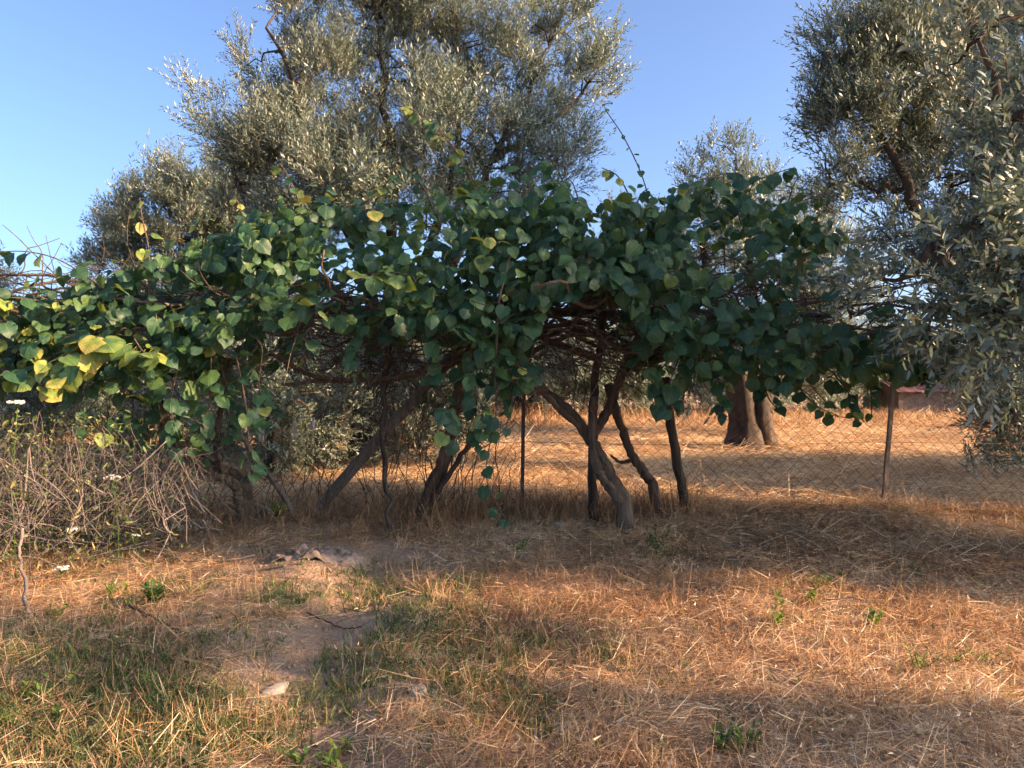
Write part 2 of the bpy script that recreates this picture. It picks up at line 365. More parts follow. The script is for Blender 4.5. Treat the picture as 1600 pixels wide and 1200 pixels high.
def build_straw():
    q = np.random.default_rng(3)
    g = Geo()
    # lying straw: sprays of some thirty stalks, laid all over the ground
    for k in range(10):
        gp = Geo(); n = 30; x = q.normal(0, .075, n); y = q.normal(0, .075, n); az = q.random()*6+q.normal(0, .5, n); az = np.where(q.random(n) < .5, az, q.random(n)*2*PI)
        L = q.gamma(2.6, .03, n)+.025
        tn = np.clip(np.where(q.random(n) < .06, .95, .42+.2*q.normal(0, 1, n)), 0, 1)
        for sel, one in ((L < .15, True), (L >= .15, False)):
            m = sel.sum()
            if m: blades(gp, x[sel], y[sel], q.random(m)**2*.04+.001, az[sel], np.abs(q.normal(0, .17, m)), L[sel], .0016+.0018*q.random(m), q.normal(.25, .35, m), tn[sel], q.normal(0, .7, m), one)
        proto('straw_sprays', 'straw_spray', gp.mesh('straw_spray', M['straw'], False))
    x, y = scatter(8600, 2.2, 8.2, -.1, q)
    soil = gauss_sum(x, y, SOIL); gr = gauss_sum(x, y, GREEN)
    k = q.random(len(x)) < np.clip(1-1.0*soil-.4*gr+1.3*fbm(x*1.5, y*1.5, 77), .02, 1); x, y = x[k], y[k]; n = len(x)
    pp = .326*x+.945*y
    longz = np.clip((x+.3)/2, 0, 1)*np.exp(-((pp-6.9)/1.3)**2)
    e = .05; sx_ = (gz(x+e, y)-gz(x-e, y))/(2*e); sy_ = (gz(x, y+e)-gz(x, y-e))/(2*e)
    rz = q.random(n)*2*PI; c_, s_ = np.cos(-rz), np.sin(-rz)
    lx = c_*sx_-s_*sy_; ly = s_*sx_+c_*sy_
    rot = np.stack([np.arctan(ly), -np.arctan(lx), rz], -1)
    scatter_instances('dry_straw', 'straw_sprays', np.stack([x, y, gz(x, y)], -1), rot, (.75+.5*q.random(n))*(1+.9*longz), np.clip(1.1*fbm(x*1.5, y*1.5, 91)+.8*fbm(x*.6, y*.6, 92)+.08*q.normal(0, 1, n)-.03*longz, -.42, .42))
    tag(bpy.data.objects['dry_straw'], 'cut dry straw lying over the ground')
    # short upright stubble
    g = Geo(); x, y = scatter(6600, 2.3, 8.3, 0, q)
    soil = gauss_sum(x, y, SOIL)
    k = q.random(len(x)) < np.clip(.75-.75*soil+1.6*fbm(x*.9, y*.9, 17), .02, 1); x, y = x[k], y[k]
    fence = np.exp(-((y-7.3)/.5)**2)*(1-.6*np.clip((x-1.2)/1, 0, 1))
    m = 9; n = len(x)*m
    X = np.repeat(x, m)+q.normal(0, .022, n); Y = np.repeat(y, m)+q.normal(0, .022, n); fn = np.repeat(fence, m)
    H = q.gamma(4, .019, n)*(1+2.0*fn)+.018
    tint = np.clip(np.repeat(.33+.2*q.normal(0, 1, len(x))+.6*fbm(x, y, 23), m)+.15*q.normal(0, 1, n), 0, 1)
    blades(g, X, Y, gz(X, Y)-.005, q.random(n)*2*PI, 1.5-np.abs(q.normal(0, .45, n)), H, (.0019+.0016*q.random(n))*(.75+Y*.08), q.normal(.35, .4, n), tint, q.random(n)*3, True)
    # seed husks lying pale in the straw
    x, y = scatter(2600, 2.4, 7, -.5, q); k = q.random(len(x)) < np.clip((x+1)/2.5, .1, 1); x, y = x[k], y[k]; n = len(x)
    blades(g, x, y, gz(x, y)+.01+q.random(n)*.05, q.random(n)*6.3, q.normal(.3, .4, n), .02+.016*q.random(n), .004+.004*q.random(n), q.normal(0, .3, n), .85+.15*q.random(n), q.normal(0, .6, n))
    o = obj('dry_stubble', g.mesh('dry_stubble', M['straw'], False)); tag(o, 'short reddish dry stubble between the straw', None, kind='stuff')
    # green grass
    g = Geo(); x, y = scatter(52000, 2.3, 8.3, -.2, q)
    gr = gauss_sum(x, y, GREEN)
    k = q.random(len(x)) < np.clip(gr*.95+.03+1.5*fbm(x*2.3, y*2.3, 61)*(gr > .15), 0, 1)*(1-np.clip(gauss_sum(x, y, SOIL)*.5, 0, 1)); x, y = x[k], y[k]
    m = 5; n = len(x)*m
    X = np.repeat(x, m)+q.normal(0, .018, n); Y = np.repeat(y, m)+q.normal(0, .018, n)
    tint = np.clip(np.repeat(.42+.2*q.normal(0, 1, len(x)), m)+.18*q.normal(0, 1, n), 0, 1)
    blades(g, X, Y, gz(X, Y)-.004, q.random(n)*2*PI, 1.45-np.abs(q.normal(0, .55, n)), q.gamma(4, .012, n)+.015, (.0036+.0032*q.random(n))*(.75+Y*.07), q.normal(.5, .5, n), tint, q.random(n)*3)
    o = obj('green_grass', g.mesh('green_grass', M['green'], False)); tag(o, 'low green grass growing in patches', None, kind='stuff')
    # the field beyond the fence: mown straw, then tall dry grass at the far edge
    for k in range(6):
        gp = Geo(); n = 30; x = q.normal(0, .16, n); y = q.normal(0, .16, n)
        blades(gp, x, y, q.random(n)*.04, q.random(n)*6.3, np.abs(q.normal(0, .25, n)), .08+q.gamma(3, .05, n), .005*(.7+.6*q.random(n)), q.normal(.2, .3, n), np.clip(.6+.2*q.normal(0, 1, n), 0, 1), q.normal(0, .7, n), True)
        proto('mown_sprays', 'mown_spray', gp.mesh('mown_spray', M['straw'], False))
    x, y = scatter(3000, 8.0, 27, -.3, q, .85); n = len(x)
    scatter_instances('mown_straw', 'mown_sprays', np.stack([x, y, gz(x, y)], -1), np.stack([x*0, x*0, q.random(n)*6.3], -1), 1+y*.05, np.clip(.9*fbm(x*.5, y*1.2, 55), -.4, .4))
    tag(bpy.data.objects['mown_straw'], 'mown straw covering the field beyond the fence')
    g = Geo(); n = 30000
    y = 19.5+q.random(n)**1.3*9; x = (q.random(n)*2-1)*.9*y
    k = fbm(x*.35, y*.35, 88)+.06+.08*(y > 21) > 0; x, y = x[k], y[k]; n = len(x)
    H = (.15+.38*q.random(n))*(1+1.9*fbm(x*.5, y*.5, 12))
    tint = np.clip(.3+.2*q.normal(0, 1, n)+.7*fbm(x*.8, y*.8, 14), 0, 1)
    blades(g, x, y, gz(x, y), q.random(n)*6.3, 1.5-np.abs(q.normal(0, .32, n)), H, .009+.010*q.random(n), q.normal(.3, .4, n), tint, q.random(n)*3, True)
    # tall dry grass under the trellis along the fence
    n = 8000; y = 7.6+q.normal(0, .38, n); x = q.uniform(-5.5, 1.9, n)
    k = (fbm(x*1.3, y*1.3, 19)+.0 > 0) & (y > 6.95); x, y = x[k], y[k]; n = len(x)
    blades(g, x, y, gz(x, y), q.random(n)*6.3, 1.45-np.abs(q.normal(0, .3, n)), .08+q.gamma(2.5, .07, n), .0035+.003*q.random(n), q.normal(.4, .45, n), np.clip(.22+.16*q.normal(0, 1, n), 0, 1), q.random(n)*3)
    o = obj('tall_dry_grass', g.mesh('tall_dry_grass', M['straw'], False)); tag(o, 'tall reddish dry grass along the fence and the far field edge', None, kind='stuff')
build_straw()

def build_clods():
    q = np.random.default_rng(15); x, y = scatter(30000, 2.4, 6.8, -.3, q)
    k = q.random(len(x)) < .55*np.clip(gauss_sum(x, y, SOIL), 0, 1)**1.5+.012; x, y = x[k], y[k]; n = len(x)
    o8 = np.array([(1, 0, 0), (0, 1, 0), (-1, 0, 0), (0, -1, 0), (0, 0, 1), (0, 0, -1)], float)
    f8 = np.array([(0, 1, 4), (1, 2, 4), (2, 3, 4), (3, 0, 4), (1, 0, 5), (2, 1, 5), (3, 2, 5), (0, 3, 5)])
    r = .003+.012*q.random(n)**3
    v = o8[None]*q.uniform(.6, 1.3, (n, 6, 1))*r[:, None, None]*np.array([1, 1, .7])+q.normal(0, .1, (n, 6, 3))*r[:, None, None]+np.stack([x, y, gz(x, y)+r*.3], -1)[:, None]
    g = Geo(); g.add(v, (np.arange(n)[:, None, None]*6+f8[None]).reshape(-1, 3)); tag(obj('soil_clods', g.mesh('soil_clods', M['soil'], False)), 'crumbs of dry earth on the bare track', None, kind='stuff')
build_clods()

# ------------------------------------------------------------------ olive trees
def rand_dir(n, q): return norm(q.normal(0, 1, (n, 3)))
def perp(a, q):
    r = q.normal(0, 1, a.shape); r -= (r*a).sum(-1, keepdims=True)*a
    return norm(r)
def shoots(clumps, crad, K, nl, q, center, up=.55, out=.6, rnd=.7, length=(.22, .5), droop=.12):
    """arrays for every leaf: base, direction, normal; and the shoot axes"""
    m = len(clumps)
    c = np.repeat(clumps, K, 0); r = np.repeat(crad, K)
    n = len(c)
    off = rand_dir(n, q)*(q.random(n)**.5)[:, None]*r[:, None]
    start = c+off*.75
    o = norm(c-center)
    ax = norm(o*out+norm(off)*.55+np.array([0, 0, up])+q.normal(0, rnd, (n, 3))*.6)
    L = q.uniform(length[0], length[1], n)
    t = np.linspace(.08, 1, nl)[None]
    pos = start[:, None]+ax[:, None]*(L[:, None]*t)[..., None]
    pos[..., 2] -= droop*(t**2)*L[:, None]
    ph = (np.arange(nl) % 2)*PI+(np.arange(nl)//2)*(PI/2)
    u = perp(ax, q); w_ = np.cross(ax, u)
    a = ph[None]+q.normal(0, .35, (n, nl))
    rad = u[:, None]*np.cos(a)[..., None]+w_[:, None]*np.sin(a)[..., None]
    d = norm(ax[:, None]*.8+rad*.75+q.normal(0, .15, (n, nl, 3)))
    nn = norm(np.cross(np.cross(d, ax[:, None]-rad*.9), d)+q.normal(0, .2, (n, nl, 3)))
    end = start+ax*L[:, None]; end[:, 2] -= droop*L
    return pos.reshape(-1, 3), d.reshape(-1, 3), nn.reshape(-1, 3), start, end
def leaf_quads(g, p, d, nn, L, W, tint, fine=False):
    s = norm(np.cross(d, nn)); up = np.cross(s, d)
    n = len(p); L = L[:, None]; W = W[:, None]
    if not fine:
        v = np.stack([p, p+d*L*.45-s*W*.5, p+d*L-up*L*.06, p+d*L*.45+s*W*.5], 1).reshape(-1, 3)
        f = np.arange(n)[:, None]*4+np.array([0, 3, 2, 1]); g.add(v, f, np.repeat(tint, 4))
    else:
        v = np.stack([p, p+d*L*.3-s*W*.46+up*W*.12, p+d*L*.3+s*W*.46+up*W*.12, p+d*L*.68-s*W*.42+up*W*.08-up*L*.03, p+d*L*.68+s*W*.42+up*W*.08-up*L*.03, p+d*L-up*L*.1], 1).reshape(-1, 3)
        b = np.arange(n)[:, None]*6
        g.add(v, [b+np.array([0, 2, 1]), b+np.array([1, 2, 4, 3]), b+np.array([3, 4, 5])], np.repeat(tint, 6))
def in_blobs(blobs, q, per, pw=.42):
    cs = []; rs = []
    for (c, r, wgt) in blobs:
        n = max(2, int(per*wgt*r[0]*max(r[1], r[0]*.7)*r[2]**.5))
        d = rand_dir(n, q)*(q.random(n)**pw)[:, None]
        cs.append(np.asarray(c)+d*np.asarray(r)); rs.append(np.full(n, 1.))
    return np.concatenate(cs)
def pxblobs(lst, Y, flat=1.0):
    """crown lumps noted from the photograph: centre pixel, radius in pixels, depth offset, weight"""
    out = []
    for (px, py, r, dy, wgt) in lst:
        R = r/1200*Y; out.append((P(px, py, Y+dy), (R, R*flat, R), wgt))
    return out
def olive_tree(label, base, trunk, limbs, blobs, per, K, nl, leaf, q, crad=(.36, .56), twigs=True, fine=False, rt=.22, up=.95, droop=.12, length=(.22, .5), pick=None, group='olive trees of the orchard', sprays='olive_sprays'):
    """trunk: list of points with radii; limbs: list of lists of points, radii from r0 to r1"""
    base = np.array([base[0], base[1], float(gz(base[0], base[1]))])
    root = thing('olive_tree', label, 'tree', base, group)
    g = Geo()
    for k, (pts, r0, r1) in enumerate(trunk):
        p = smooth_path(pts, 16); p[1:-1] += q.normal(0, r1*.03, (14, 3))
        rr = np.linspace(0, 1, 16); rad = r0*(1-rr)+r1*rr; rad = rad*(1+.75*np.exp(-rr*9))
        tube(g, local(root, p), rad, 22, .035, seed=k+3, flute=.085)
    obj('trunk', g.mesh('olive_trunk', M['olive_bark']), root)
    nodes = [np.asarray(t[0][-1]) for t in trunk]
    for k, (pts, r0, r1) in enumerate(limbs):
        g = Geo(); p = smooth_path(pts, 14); p[1:] += q.normal(0, .035, (13, 3))
        tube(g, local(root, p), np.linspace(r0, r1, 14), 9, .08, seed=k+31, flute=.05)
        obj('limb', g.mesh('olive_limb', M['olive_bark']), root); nodes += list(p[3:])
    nodes = np.array(nodes)
    cl = in_blobs(blobs, q, per)
    cl = cl[cl[:, 2] > base[2]+.15]
    center = np.mean([b[0] for b in blobs], 0); 
    cr = q.uniform(crad[0], crad[1], len(cl))
    if twigs:
        g = Geo()
        for c in cl[::3]:
            d = np.linalg.norm(nodes-c, axis=1)+.35*np.maximum(nodes[:, 2]-c[2], 0); a = nodes[d.argmin()]
            p = wander(a, c, 6, .16*np.linalg.norm(c-a), q); p[1:-1, 2] += .06*np.linalg.norm(c-a)
            dd = np.linalg.norm(c-a)
            tube(g, local(root, p), np.linspace(.010+.012*dd, .006, 6), 5, 0, cap=False)
        tag(obj('branches', g.mesh('olive_branches', M['olive_bark']), root), kind='stuff')
    out = norm(cl-center)*.6+np.array([0, 0, up])+q.normal(0, .35, cl.shape); out = norm(out)
    rot = np.stack([np.zeros(len(cl)), np.arccos(np.clip(out[:, 2], -1, 1)), np.arctan2(out[:, 1], out[:, 0])], -1)
    # spin about the own axis first
    eul = []
    for i in range(len(cl)):
        e = (Matrix.Rotation(rot[i, 2], 3, 'Z')@Matrix.Rotation(rot[i, 1], 3, 'Y')@Matrix.Rotation(q.random()*2*PI, 3, 'Z')).to_euler(); eul.append((e.x, e.y, e.z))
    scatter_instances('crown', sprays, local(root, cl), eul, cr, q.normal(0, .17, len(cl)), root, int(q.integers(1, 9999)))
    if pick:
        # sprigs reaching towards the camera: their leaves are parts of their own
        gg = []
        for k in range(4):
            g = Geo(); leaf_quads(g, np.zeros((1, 3)), np.array([[0, 1., 0]]), np.array([[0, 0, 1.]]), np.array([1.]), np.array([.2+.03*k]), np.array([.3+.15*k]), True)
            gg.append(g.mesh('olive_leaf', M['olive']))
        g = Geo(); nlv = 0
        for (px, py, Y, dx, dz) in pick:
            a = P(px, py, Y); b_ = a+np.array([dx, -.1, dz]); ax = smooth_path([a, (a+b_)/2+np.array([0, 0, .05]), b_], 16); tube(g, local(root, ax), np.linspace(.004, .0015, 16), 4, cap=False)
            t = norm(np.gradient(ax, axis=0)); u = perp(t[:1], q)[0]
            for i in range(15):
                th = (i % 2)*PI+(i//2)*PI/2; uu = u-t[i]*np.dot(u, t[i]); uu /= np.linalg.norm(uu); r_ = uu*math.cos(th)+np.cross(t[i], uu)*math.sin(th)
                y = norm(t[i]*.8+r_*.75+q.normal(0, .12, 3)); z = norm(t[i]-r_*.9+q.normal(0, .2, 3)); z = norm(z-y*np.dot(y, z)); x = np.cross(y, z); L = leaf*q.uniform(.7, 1.15); lp = ax[i]-np.array(root.location)
                obj('leaf', gg[int(q.integers(0, 4))], root, Matrix([[x[0]*L, y[0]*L, z[0]*L, lp[0]], [x[1]*L, y[1]*L, z[1]*L, lp[1]], [x[2]*L, y[2]*L, z[2]*L, lp[2]], [0, 0, 0, 1]])); nlv += 1
        tag(obj('twigs', g.mesh('olive_twigs', M['olive_bark']), root), kind='stuff')
    return root
def make_sprays(coll, count, K, nl, leaf, fine, seed):
    q = np.random.default_rng(seed)
    for k in range(count):
        p, d, nn, s0, s1 = shoots(np.zeros((1, 3)), np.array([.55]), K, nl, q, np.array([0, 0, -1.]), up=.95, out=.3, rnd=.7, length=(.5, 1.2), droop=.12)
        n = len(p); g = Geo(); L = leaf*q.uniform(.75, 1.2, n); W = L*q.uniform(.2, .29, n)
        leaf_quads(g, p, d, nn, L, W, np.clip(.45+.2*q.normal(0, 1, n), 0, 1), fine)
        me = g.mesh('leaf_spray', M['olive'])
        g2 = Geo(); n = len(s0); ax = norm(s1-s0); u = perp(ax, q)*.006; w2 = np.cross(ax, u); tri = [u, -.5*u+.87*w2, -.5*u-.87*w2]
        v = np.stack([s0-u, s0+u, s1+u*.4, s1-u*.4], 1).reshape(-1, 3)
        g.add(v, np.arange(n)[:, None]*4+np.array([0, 1, 2, 3]), .1)
        nf = n; me = g.mesh('leaf_spray', M['olive']); me.materials.append(M['olive_bark'])
        mi = np.zeros(len(me.polygons), np.int32); mi[-nf:] = 1; me.polygons.foreach_set('material_index', mi)
        proto(coll, 'leaf_spray', me)
# sprays are built at about twice life size and set out at scale 0.3 to 0.55
make_sprays('olive_sprays', 8, 26, 16, .155, False, 101)
make_sprays('olive_sprays_near', 8, 12, 15, .225, True, 102)
make_sprays('olive_sprays_mid', 8, 21, 13, .205, False, 104)
make_sprays('olive_sprays_far', 5, 20, 12, .24, False, 103)

def g3(px, py, dz=-.15):
    a = G(px, py); return np.array([a[0], a[1], dz])
def build_trees():
    q = np.random.default_rng(21)
    # the tall tree in the middle, behind the trellis
    D = 12.2
    b = g3(590, 718)
    trunk = [([b, P(585, 660, b[1]), P(592, 600, b[1]), P(600, 540, b[1])], .36, .30)]
    fk = P(600, 540, b[1])
    limbs = [([fk, P(570, 430, D), P(520, 300, D-.6), P(470, 170, D-.8), P(440, 80, D-.8)], .13, .02),
             ([fk, P(610, 420, D), P(620, 280, D+.2), P(600, 130, D), P(590, 20, D)], .13, .02),
             ([fk, P(650, 450, D), P(690, 330, D+.3), P(720, 180, D), P(710, 30, D)], .12, .02),
             ([fk, P(690, 440, D-.2), P(745, 330, D-.4), P(775, 240, D-.4), P(830, 130, D-.2), P(870, 40, D)], .10, .016),
             ([P(770, 250, D-.4), P(830, 210, D-.3), P(900, 160, D-.2), P(940, 110, D)], .06, .015),
             ([fk, P(540, 470, D), P(460, 400, D-.4), P(390, 330, D-.7), P(350, 220, D-.6)], .13, .02),
             ([fk+[0, 0, -.3], P(640, 560, D-.8), P(690, 600, D-1.2)], .08, .02),
             ([fk+[0, 0, -.3], P(540, 560, D+.6), P(480, 600, D+.9)], .09, .02)]
    bl = pxblobs([(430, 190, 95, -.6, 1), (395, 120, 45, -.5, 1), (515, 110, 95, 0, 1), (470, 45, 55, 0, 1), (600, 40, 75, .2, 1), (650, 130, 110, .6, 1), (720, 40, 80, 0, 1), (790, 80, 70, 0, 1), (745, 150, 80, .3, .8), (890, 100, 78, 0, 1), (860, 40, 50, 0, 1), (930, 130, 42, 0, 1),
                  (830, 170, 60, -.2, .8), (480, 280, 115, -.3, 1), (600, 280, 110, .6, 1), (350, 230, 55, -.7, 1), (330, 170, 38, -.7, 1), (380, 290, 75, -.6, 1), (870, 250, 50, -.5, 1), (820, 300, 70, -.6, 1), (790, 250, 55, -.9, 1.2), (850, 200, 50, -.7, 1.1), (740, 290, 50, -.8, .9), (900, 190, 40, -.4, 1), (690, 300, 70, .6, .7), (700, 320, 60, -1, 1.1), (720, 230, 60, -1, 1), (690, 170, 60, -.9, .9), (510, 300, 75, -1.4, 1.2), (450, 340, 70, -1.2, 1.1), (570, 320, 60, -1.3, 1), (640, 230, 60, -1.2, 1), (650, -40, 110, .3, 1), (490, -30, 60, .2, 1), (840, -20, 60, .2, 1),
                  (470, 600, 85, .9, 1), (520, 640, 70, .6, 1.1), (660, 650, 68, -1.0, 1.3), (705, 600, 65, -1.0, 1.1), (420, 560, 80, 1, 1), (640, 560, 70, .6, .8), (410, 660, 65, 1, 1.1), (345, 600, 70, .8, .9), (760, 570, 60, .2, 1.2), (540, 540, 70, .5, 1.3), (450, 685, 48, .6, 1.6), (555, 690, 40, .7, 1.5), (640, 690, 42, -.6, 1.5), (350, 680, 55, .8, 1.3), (500, 660, 50, -.2, 1.3), (385, 640, 55, .2, 1.1), (720, 660, 45, -.8, 1.1)], D, .95)
    olive_tree('tallest olive tree, grey green crown rising behind the middle of the vine trellis', b[:2], trunk, limbs, bl, 36, 22, 16, .078, q)
    # tree behind at the left
    D = 16.5; b = g3(250, 690); t = P(255, 560, b[1])
    bl = pxblobs([(270, 335, 80, 0, 1), (350, 300, 72, 0, 1), (205, 375, 62, -.3, 1.1), (400, 330, 60, .3, 1), (190, 345, 30, 0, 1), (330, 400, 95, 0, .9), (180, 440, 60, 0, .8), (420, 420, 70, 0, .8), (260, 480, 90, .3, .8), (360, 530, 90, .5, .8), (220, 600, 70, .6, .6), (330, 620, 70, .6, .6), (240, 290, 30, 0, .8), (150, 560, 80, .2, 1.2), (250, 640, 70, .4, 1.3), (170, 650, 60, .3, 1.2)], D, 1)
    olive_tree('pale sunlit olive tree with a low rounded crown behind the trellis end with yellow leaves', b[:2], [([b, P(252, 620, b[1]), t], .24, .18)],
               [([t, P(230, 460, D), P(210, 380, D)], .12, .03), ([t, P(290, 450, D), P(330, 330, D)], .12, .03), ([t, P(350, 480, D), P(400, 360, D)], .1, .03)], bl, 46, 18, 14, .085, q, sprays='olive_sprays_mid')
    # low bushy tree just behind the fence
    D = 10.6; b = g3(430, 738); b[1] = 10.4; b[0] = (430-800)/1200*10.4; t = P(430, 640, 10.4)
    bl = pxblobs([(380, 620, 70, 0, 1), (470, 640, 72, .2, 1), (320, 650, 60, 0, 1), (535, 645, 45, .4, .9), (430, 560, 70, .3, .9), (270, 640, 60, .2, .9), (400, 690, 45, -.2, 1.2), (490, 695, 40, .1, 1.2), (330, 700, 40, 0, 1.2), (230, 680, 50, .2, 1)], D, .8)
    olive_tree('low bushy olive in deep shade right behind the hanging white rags', b[:2], [([b, (b+t)/2, t], .12, .09)], [([t, P(400, 600, D), P(380, 560, D)], .05, .015), ([t, P(470, 610, D), P(490, 570, D)], .05, .015)], bl, 44, 18, 14, .085, q, sprays='olive_sprays_mid', up=.4)
    # far left sliver of crown
    D = 15; b = g3(-120, 690); t = P(-110, 560, b[1])
    bl = pxblobs([(-20, 500, 60, 0, 1), (10, 470, 30, 0, .9), (60, 520, 50, 0, .9), (-60, 430, 70, 0, 1), (120, 500, 40, 0, .8), (40, 600, 80, .3, 1.4), (110, 620, 70, .1, 1.4), (-40, 600, 80, .2, 1.2), (60, 670, 60, 0, 1.4)], D, 1)
    olive_tree('olive tree cut by the frame edge beyond the arching vine shoot', b[:2], [([b, P(-115, 620, b[1]), t], .2, .15)], [([t, P(-60, 500, D), P(0, 480, D)], .09, .03)], bl, 30, 18, 14, .085, q, sprays='olive_sprays_mid')
    # thick short trunk in the field
    D = 16.6; b = g3(1178, 702); b2 = g3(1150, 704); t = P(1168, 600, b[1])
    bl = pxblobs([(1135, 265, 48, 0, 1), (1090, 300, 45, 0, 1), (1175, 310, 60, 0, .9), (1240, 380, 80, 0, .9), (1130, 380, 90, 0, .9), (1030, 370, 60, 0, .7), (990, 330, 35, 0, .7), (1290, 430, 80, 0, .9), (1060, 470, 90, .3, .8), (1200, 490, 100, .5, .8), (1080, 570, 60, 1, .7), (1110, 620, 40, 1, .7), (1260, 560, 80, .6, .7), (1290, 610, 45, .3, .8), (960, 420, 70, .3, .6), (1150, 230, 25, 0, 1), (1330, 520, 70, 0, .7)], D, 1)
    olive_tree('olive tree with a thick split trunk standing in the straw field beyond the fence', b[:2],
               [([g3(1165, 703), P(1164, 665, b[1]), P(1158, 620, b[1]), P(1150, 580, b[1])], .29, .24), ([g3(1196, 700), P(1190, 662, b[1]-.05), P(1193, 620, b[1]-.05), P(1205, 580, b[1])], .21, .17)],
               [([t, P(1120, 500, D), P(1100, 380, D), P(1120, 280, D)], .17, .03), ([t, P(1200, 500, D), P(1240, 380, D)], .15, .03), ([t, P(1180, 480, D), P(1160, 320, D), P(1150, 240, D)], .14, .02), ([t, P(1080, 540, D), P(1020, 430, D)], .1, .02)], bl, 30, 18, 14, .085, q, sprays='olive_sprays_mid')
    # tree right behind the fence
    D = 9.6; b = g3(1665, 757); t = P(1625, 540, b[1])
    bl = pxblobs([(1325, 110, 50, 0, 1.7), (1390, 70, 80, 0, 1.4), (1340, 200, 62, 0, 1.8), (1310, 290, 48, 0, 1.7), (1290, 45, 28, 0, .9), (1440, 160, 90, .3, 1), (1410, 250, 75, .3, 1.5), (1480, 60, 80, .4, 1), (1560, 130, 100, .5, 1), (1520, 280, 100, .5, .9), (1600, 30, 90, .5, 1), (1420, 340, 60, .2, .9), (1640, 250, 110, .3, 1), (1380, -30, 70, .3, 1), (1500, -60, 100, .3, 1), (1600, 430, 100, .6, .8), (1480, 430, 80, .6, .7), (1275, 190, 14, 0, 1)], D, 1)
    bl += pxblobs([(1540, 650, 45, -.9, 1.2), (1575, 690, 42, -1.1, 1.3), (1610, 640, 60, -1, 1)], D, 1)
    olive_tree('dark olive tree rising just behind the fence beside the leaning post', b[:2], [([b, P(1650, 650, b[1]), t], .22, .18)],
               [([t, P(1470, 400, D), P(1400, 260, D), P(1350, 130, D)], .13, .02), ([t, P(1525, 380, D), P(1520, 220, D), P(1480, 60, D)], .13, .02), ([t, P(1600, 400, D), P(1620, 200, D)], .12, .02), ([P(1420, 300, D), P(1350, 290, D), P(1300, 285, D)], .04, .01)], bl, 60, 20, 16, .07, q)
    # near tree, trunk out of the frame
    SPRIGS = [(1400, 470, 4.4, -.22, -.02), (1440, 500, 4.3, -.2, -.1), (1470, 450, 4.2, -.2, .1), (1500, 520, 4.2, -.22, -.08), (1540, 420, 4.1, -.2, .12), (1560, 560, 4.1, -.2, -.12), (1480, 400, 4.3, -.15, .18), (1590, 480, 4.0, -.2, .05),
              (1550, 300, 4.2, -.12, .2), (1585, 230, 4.2, -.14, .2), (1520, 200, 4.4, -.05, .22), (1590, 380, 4.0, -.2, .08), (1450, 545, 4.3, -.2, -.08), (1380, 440, 4.5, -.2, .06), (1520, 590, 4.2, -.14, -.18), (1575, 130, 4.3, -.1, .22), (1430, 430, 4.4, -.2, .1), (1500, 350, 4.3, -.16, .16), (1590, 620, 4.1, -.15, -.15), (1560, 60, 4.4, -.05, .22)]
    D = 4.7; base = (4.8, 5.6)
    b = np.array([4.8, 5.6, -.1]); t = np.array([4.6, 5.6, 1.2])
    bl = pxblobs([(1520, 460, 90, 0, 1), (1435, 450, 62, .2, 1), (1368, 430, 38, .3, 1.2), (1580, 340, 90, 0, 1), (1500, 350, 60, .2, .7), (1560, 200, 80, 0, .9), (1590, 560, 75, 0, 1), (1530, 520, 42, .2, 1), (1440, 500, 24, .2, .9), (1600, 60, 90, .2, .9), (1520, 90, 45, .2, .6), (1450, 390, 40, .2, .8), (1640, 420, 130, .2, 1)], D, 1)
    bl += [((4.7, 5.7, 2.6), (1.0, .9, 1.3), .8), ((5.4, 6.0, 2.2), (1.0, 1.0, 1.1), .8), ((4.7, 6.0, 3.6), (1.1, 1.0, 1.0), .8), ((4.7, 6.0, 4.9), (1.2, 1.1, 1.0), .5)]
    olive_tree('nearest olive tree, long silvery leaves reaching in over the frame edge', base, [([b, np.array([4.75, 5.6, .6]), t], .2, .16)],
               [([t, P(1640, 400, D), P(1540, 340, D), P(1450, 400, D), P(1380, 440, D+.2)], .07, .008), ([t, P(1700, 250, D), P(1590, 180, D), P(1540, 60, D)], .08, .012), ([t, P(1640, 500, D), P(1520, 480, D), P(1430, 480, D)], .05, .008), ([t, np.array([4.6, 5.2, 2.4]), np.array([4.7, 5.4, 3.6])], .1, .02)],
               bl, 95, 14, 16, .072, q, crad=(.26, .40), up=.3, sprays='olive_sprays_near', pick=SPRIGS)
    # trees outside the frame whose shade falls across the scene (sun side)
    def off_tree(pc, tc, h, r, label, per=26, K=16):
        x = -math.cos(SUN_AZ)*pc+math.sin(SUN_AZ)*tc; y = math.sin(SUN_AZ)*pc+math.cos(SUN_AZ)*tc
        b = np.array([x, y, -.1]); t = np.array([x, y, h*.3])
        bl = [((x, y, h*.62), (r, r, h*.36), 1), ((x+.3*r, y+.5*r, h*.72), (r*.7, r*.7, h*.25), .8), ((x-.4*r, y-.3*r, h*.5), (r*.7, r*.7, h*.2), .8)]
        olive_tree(label, (x, y), [([b, (b+t)/2, t], .22, .18)], [([t, t+np.array([.5, .3, h*.3]), t+np.array([.9, .5, h*.5])], .12, .03), ([t, t+np.array([-.5, -.3, h*.3]), t+np.array([-.8, -.5, h*.45])], .12, .03)], bl, per, K, 12, .095, q, twigs=False, sprays='olive_sprays_far')
    off_tree(7.0, 11.5, 9.2, 1.75, 'olive tree out of view beside the nearest olive, shading the trellis', 62)
    off_tree(2.5, 12.0, 6.6, 1.45, 'olive tree out of view on the sun side of the foreground', 15, 12)
    off_tree(11.3, 16.5, 6.6, 2.45, 'olive tree out of view on the sun side of the field', 60, 16)
    off_tree(18.6, 22.0, 5.6, 1.6, 'olive tree out of view at the far corner of the field', 20, 16)
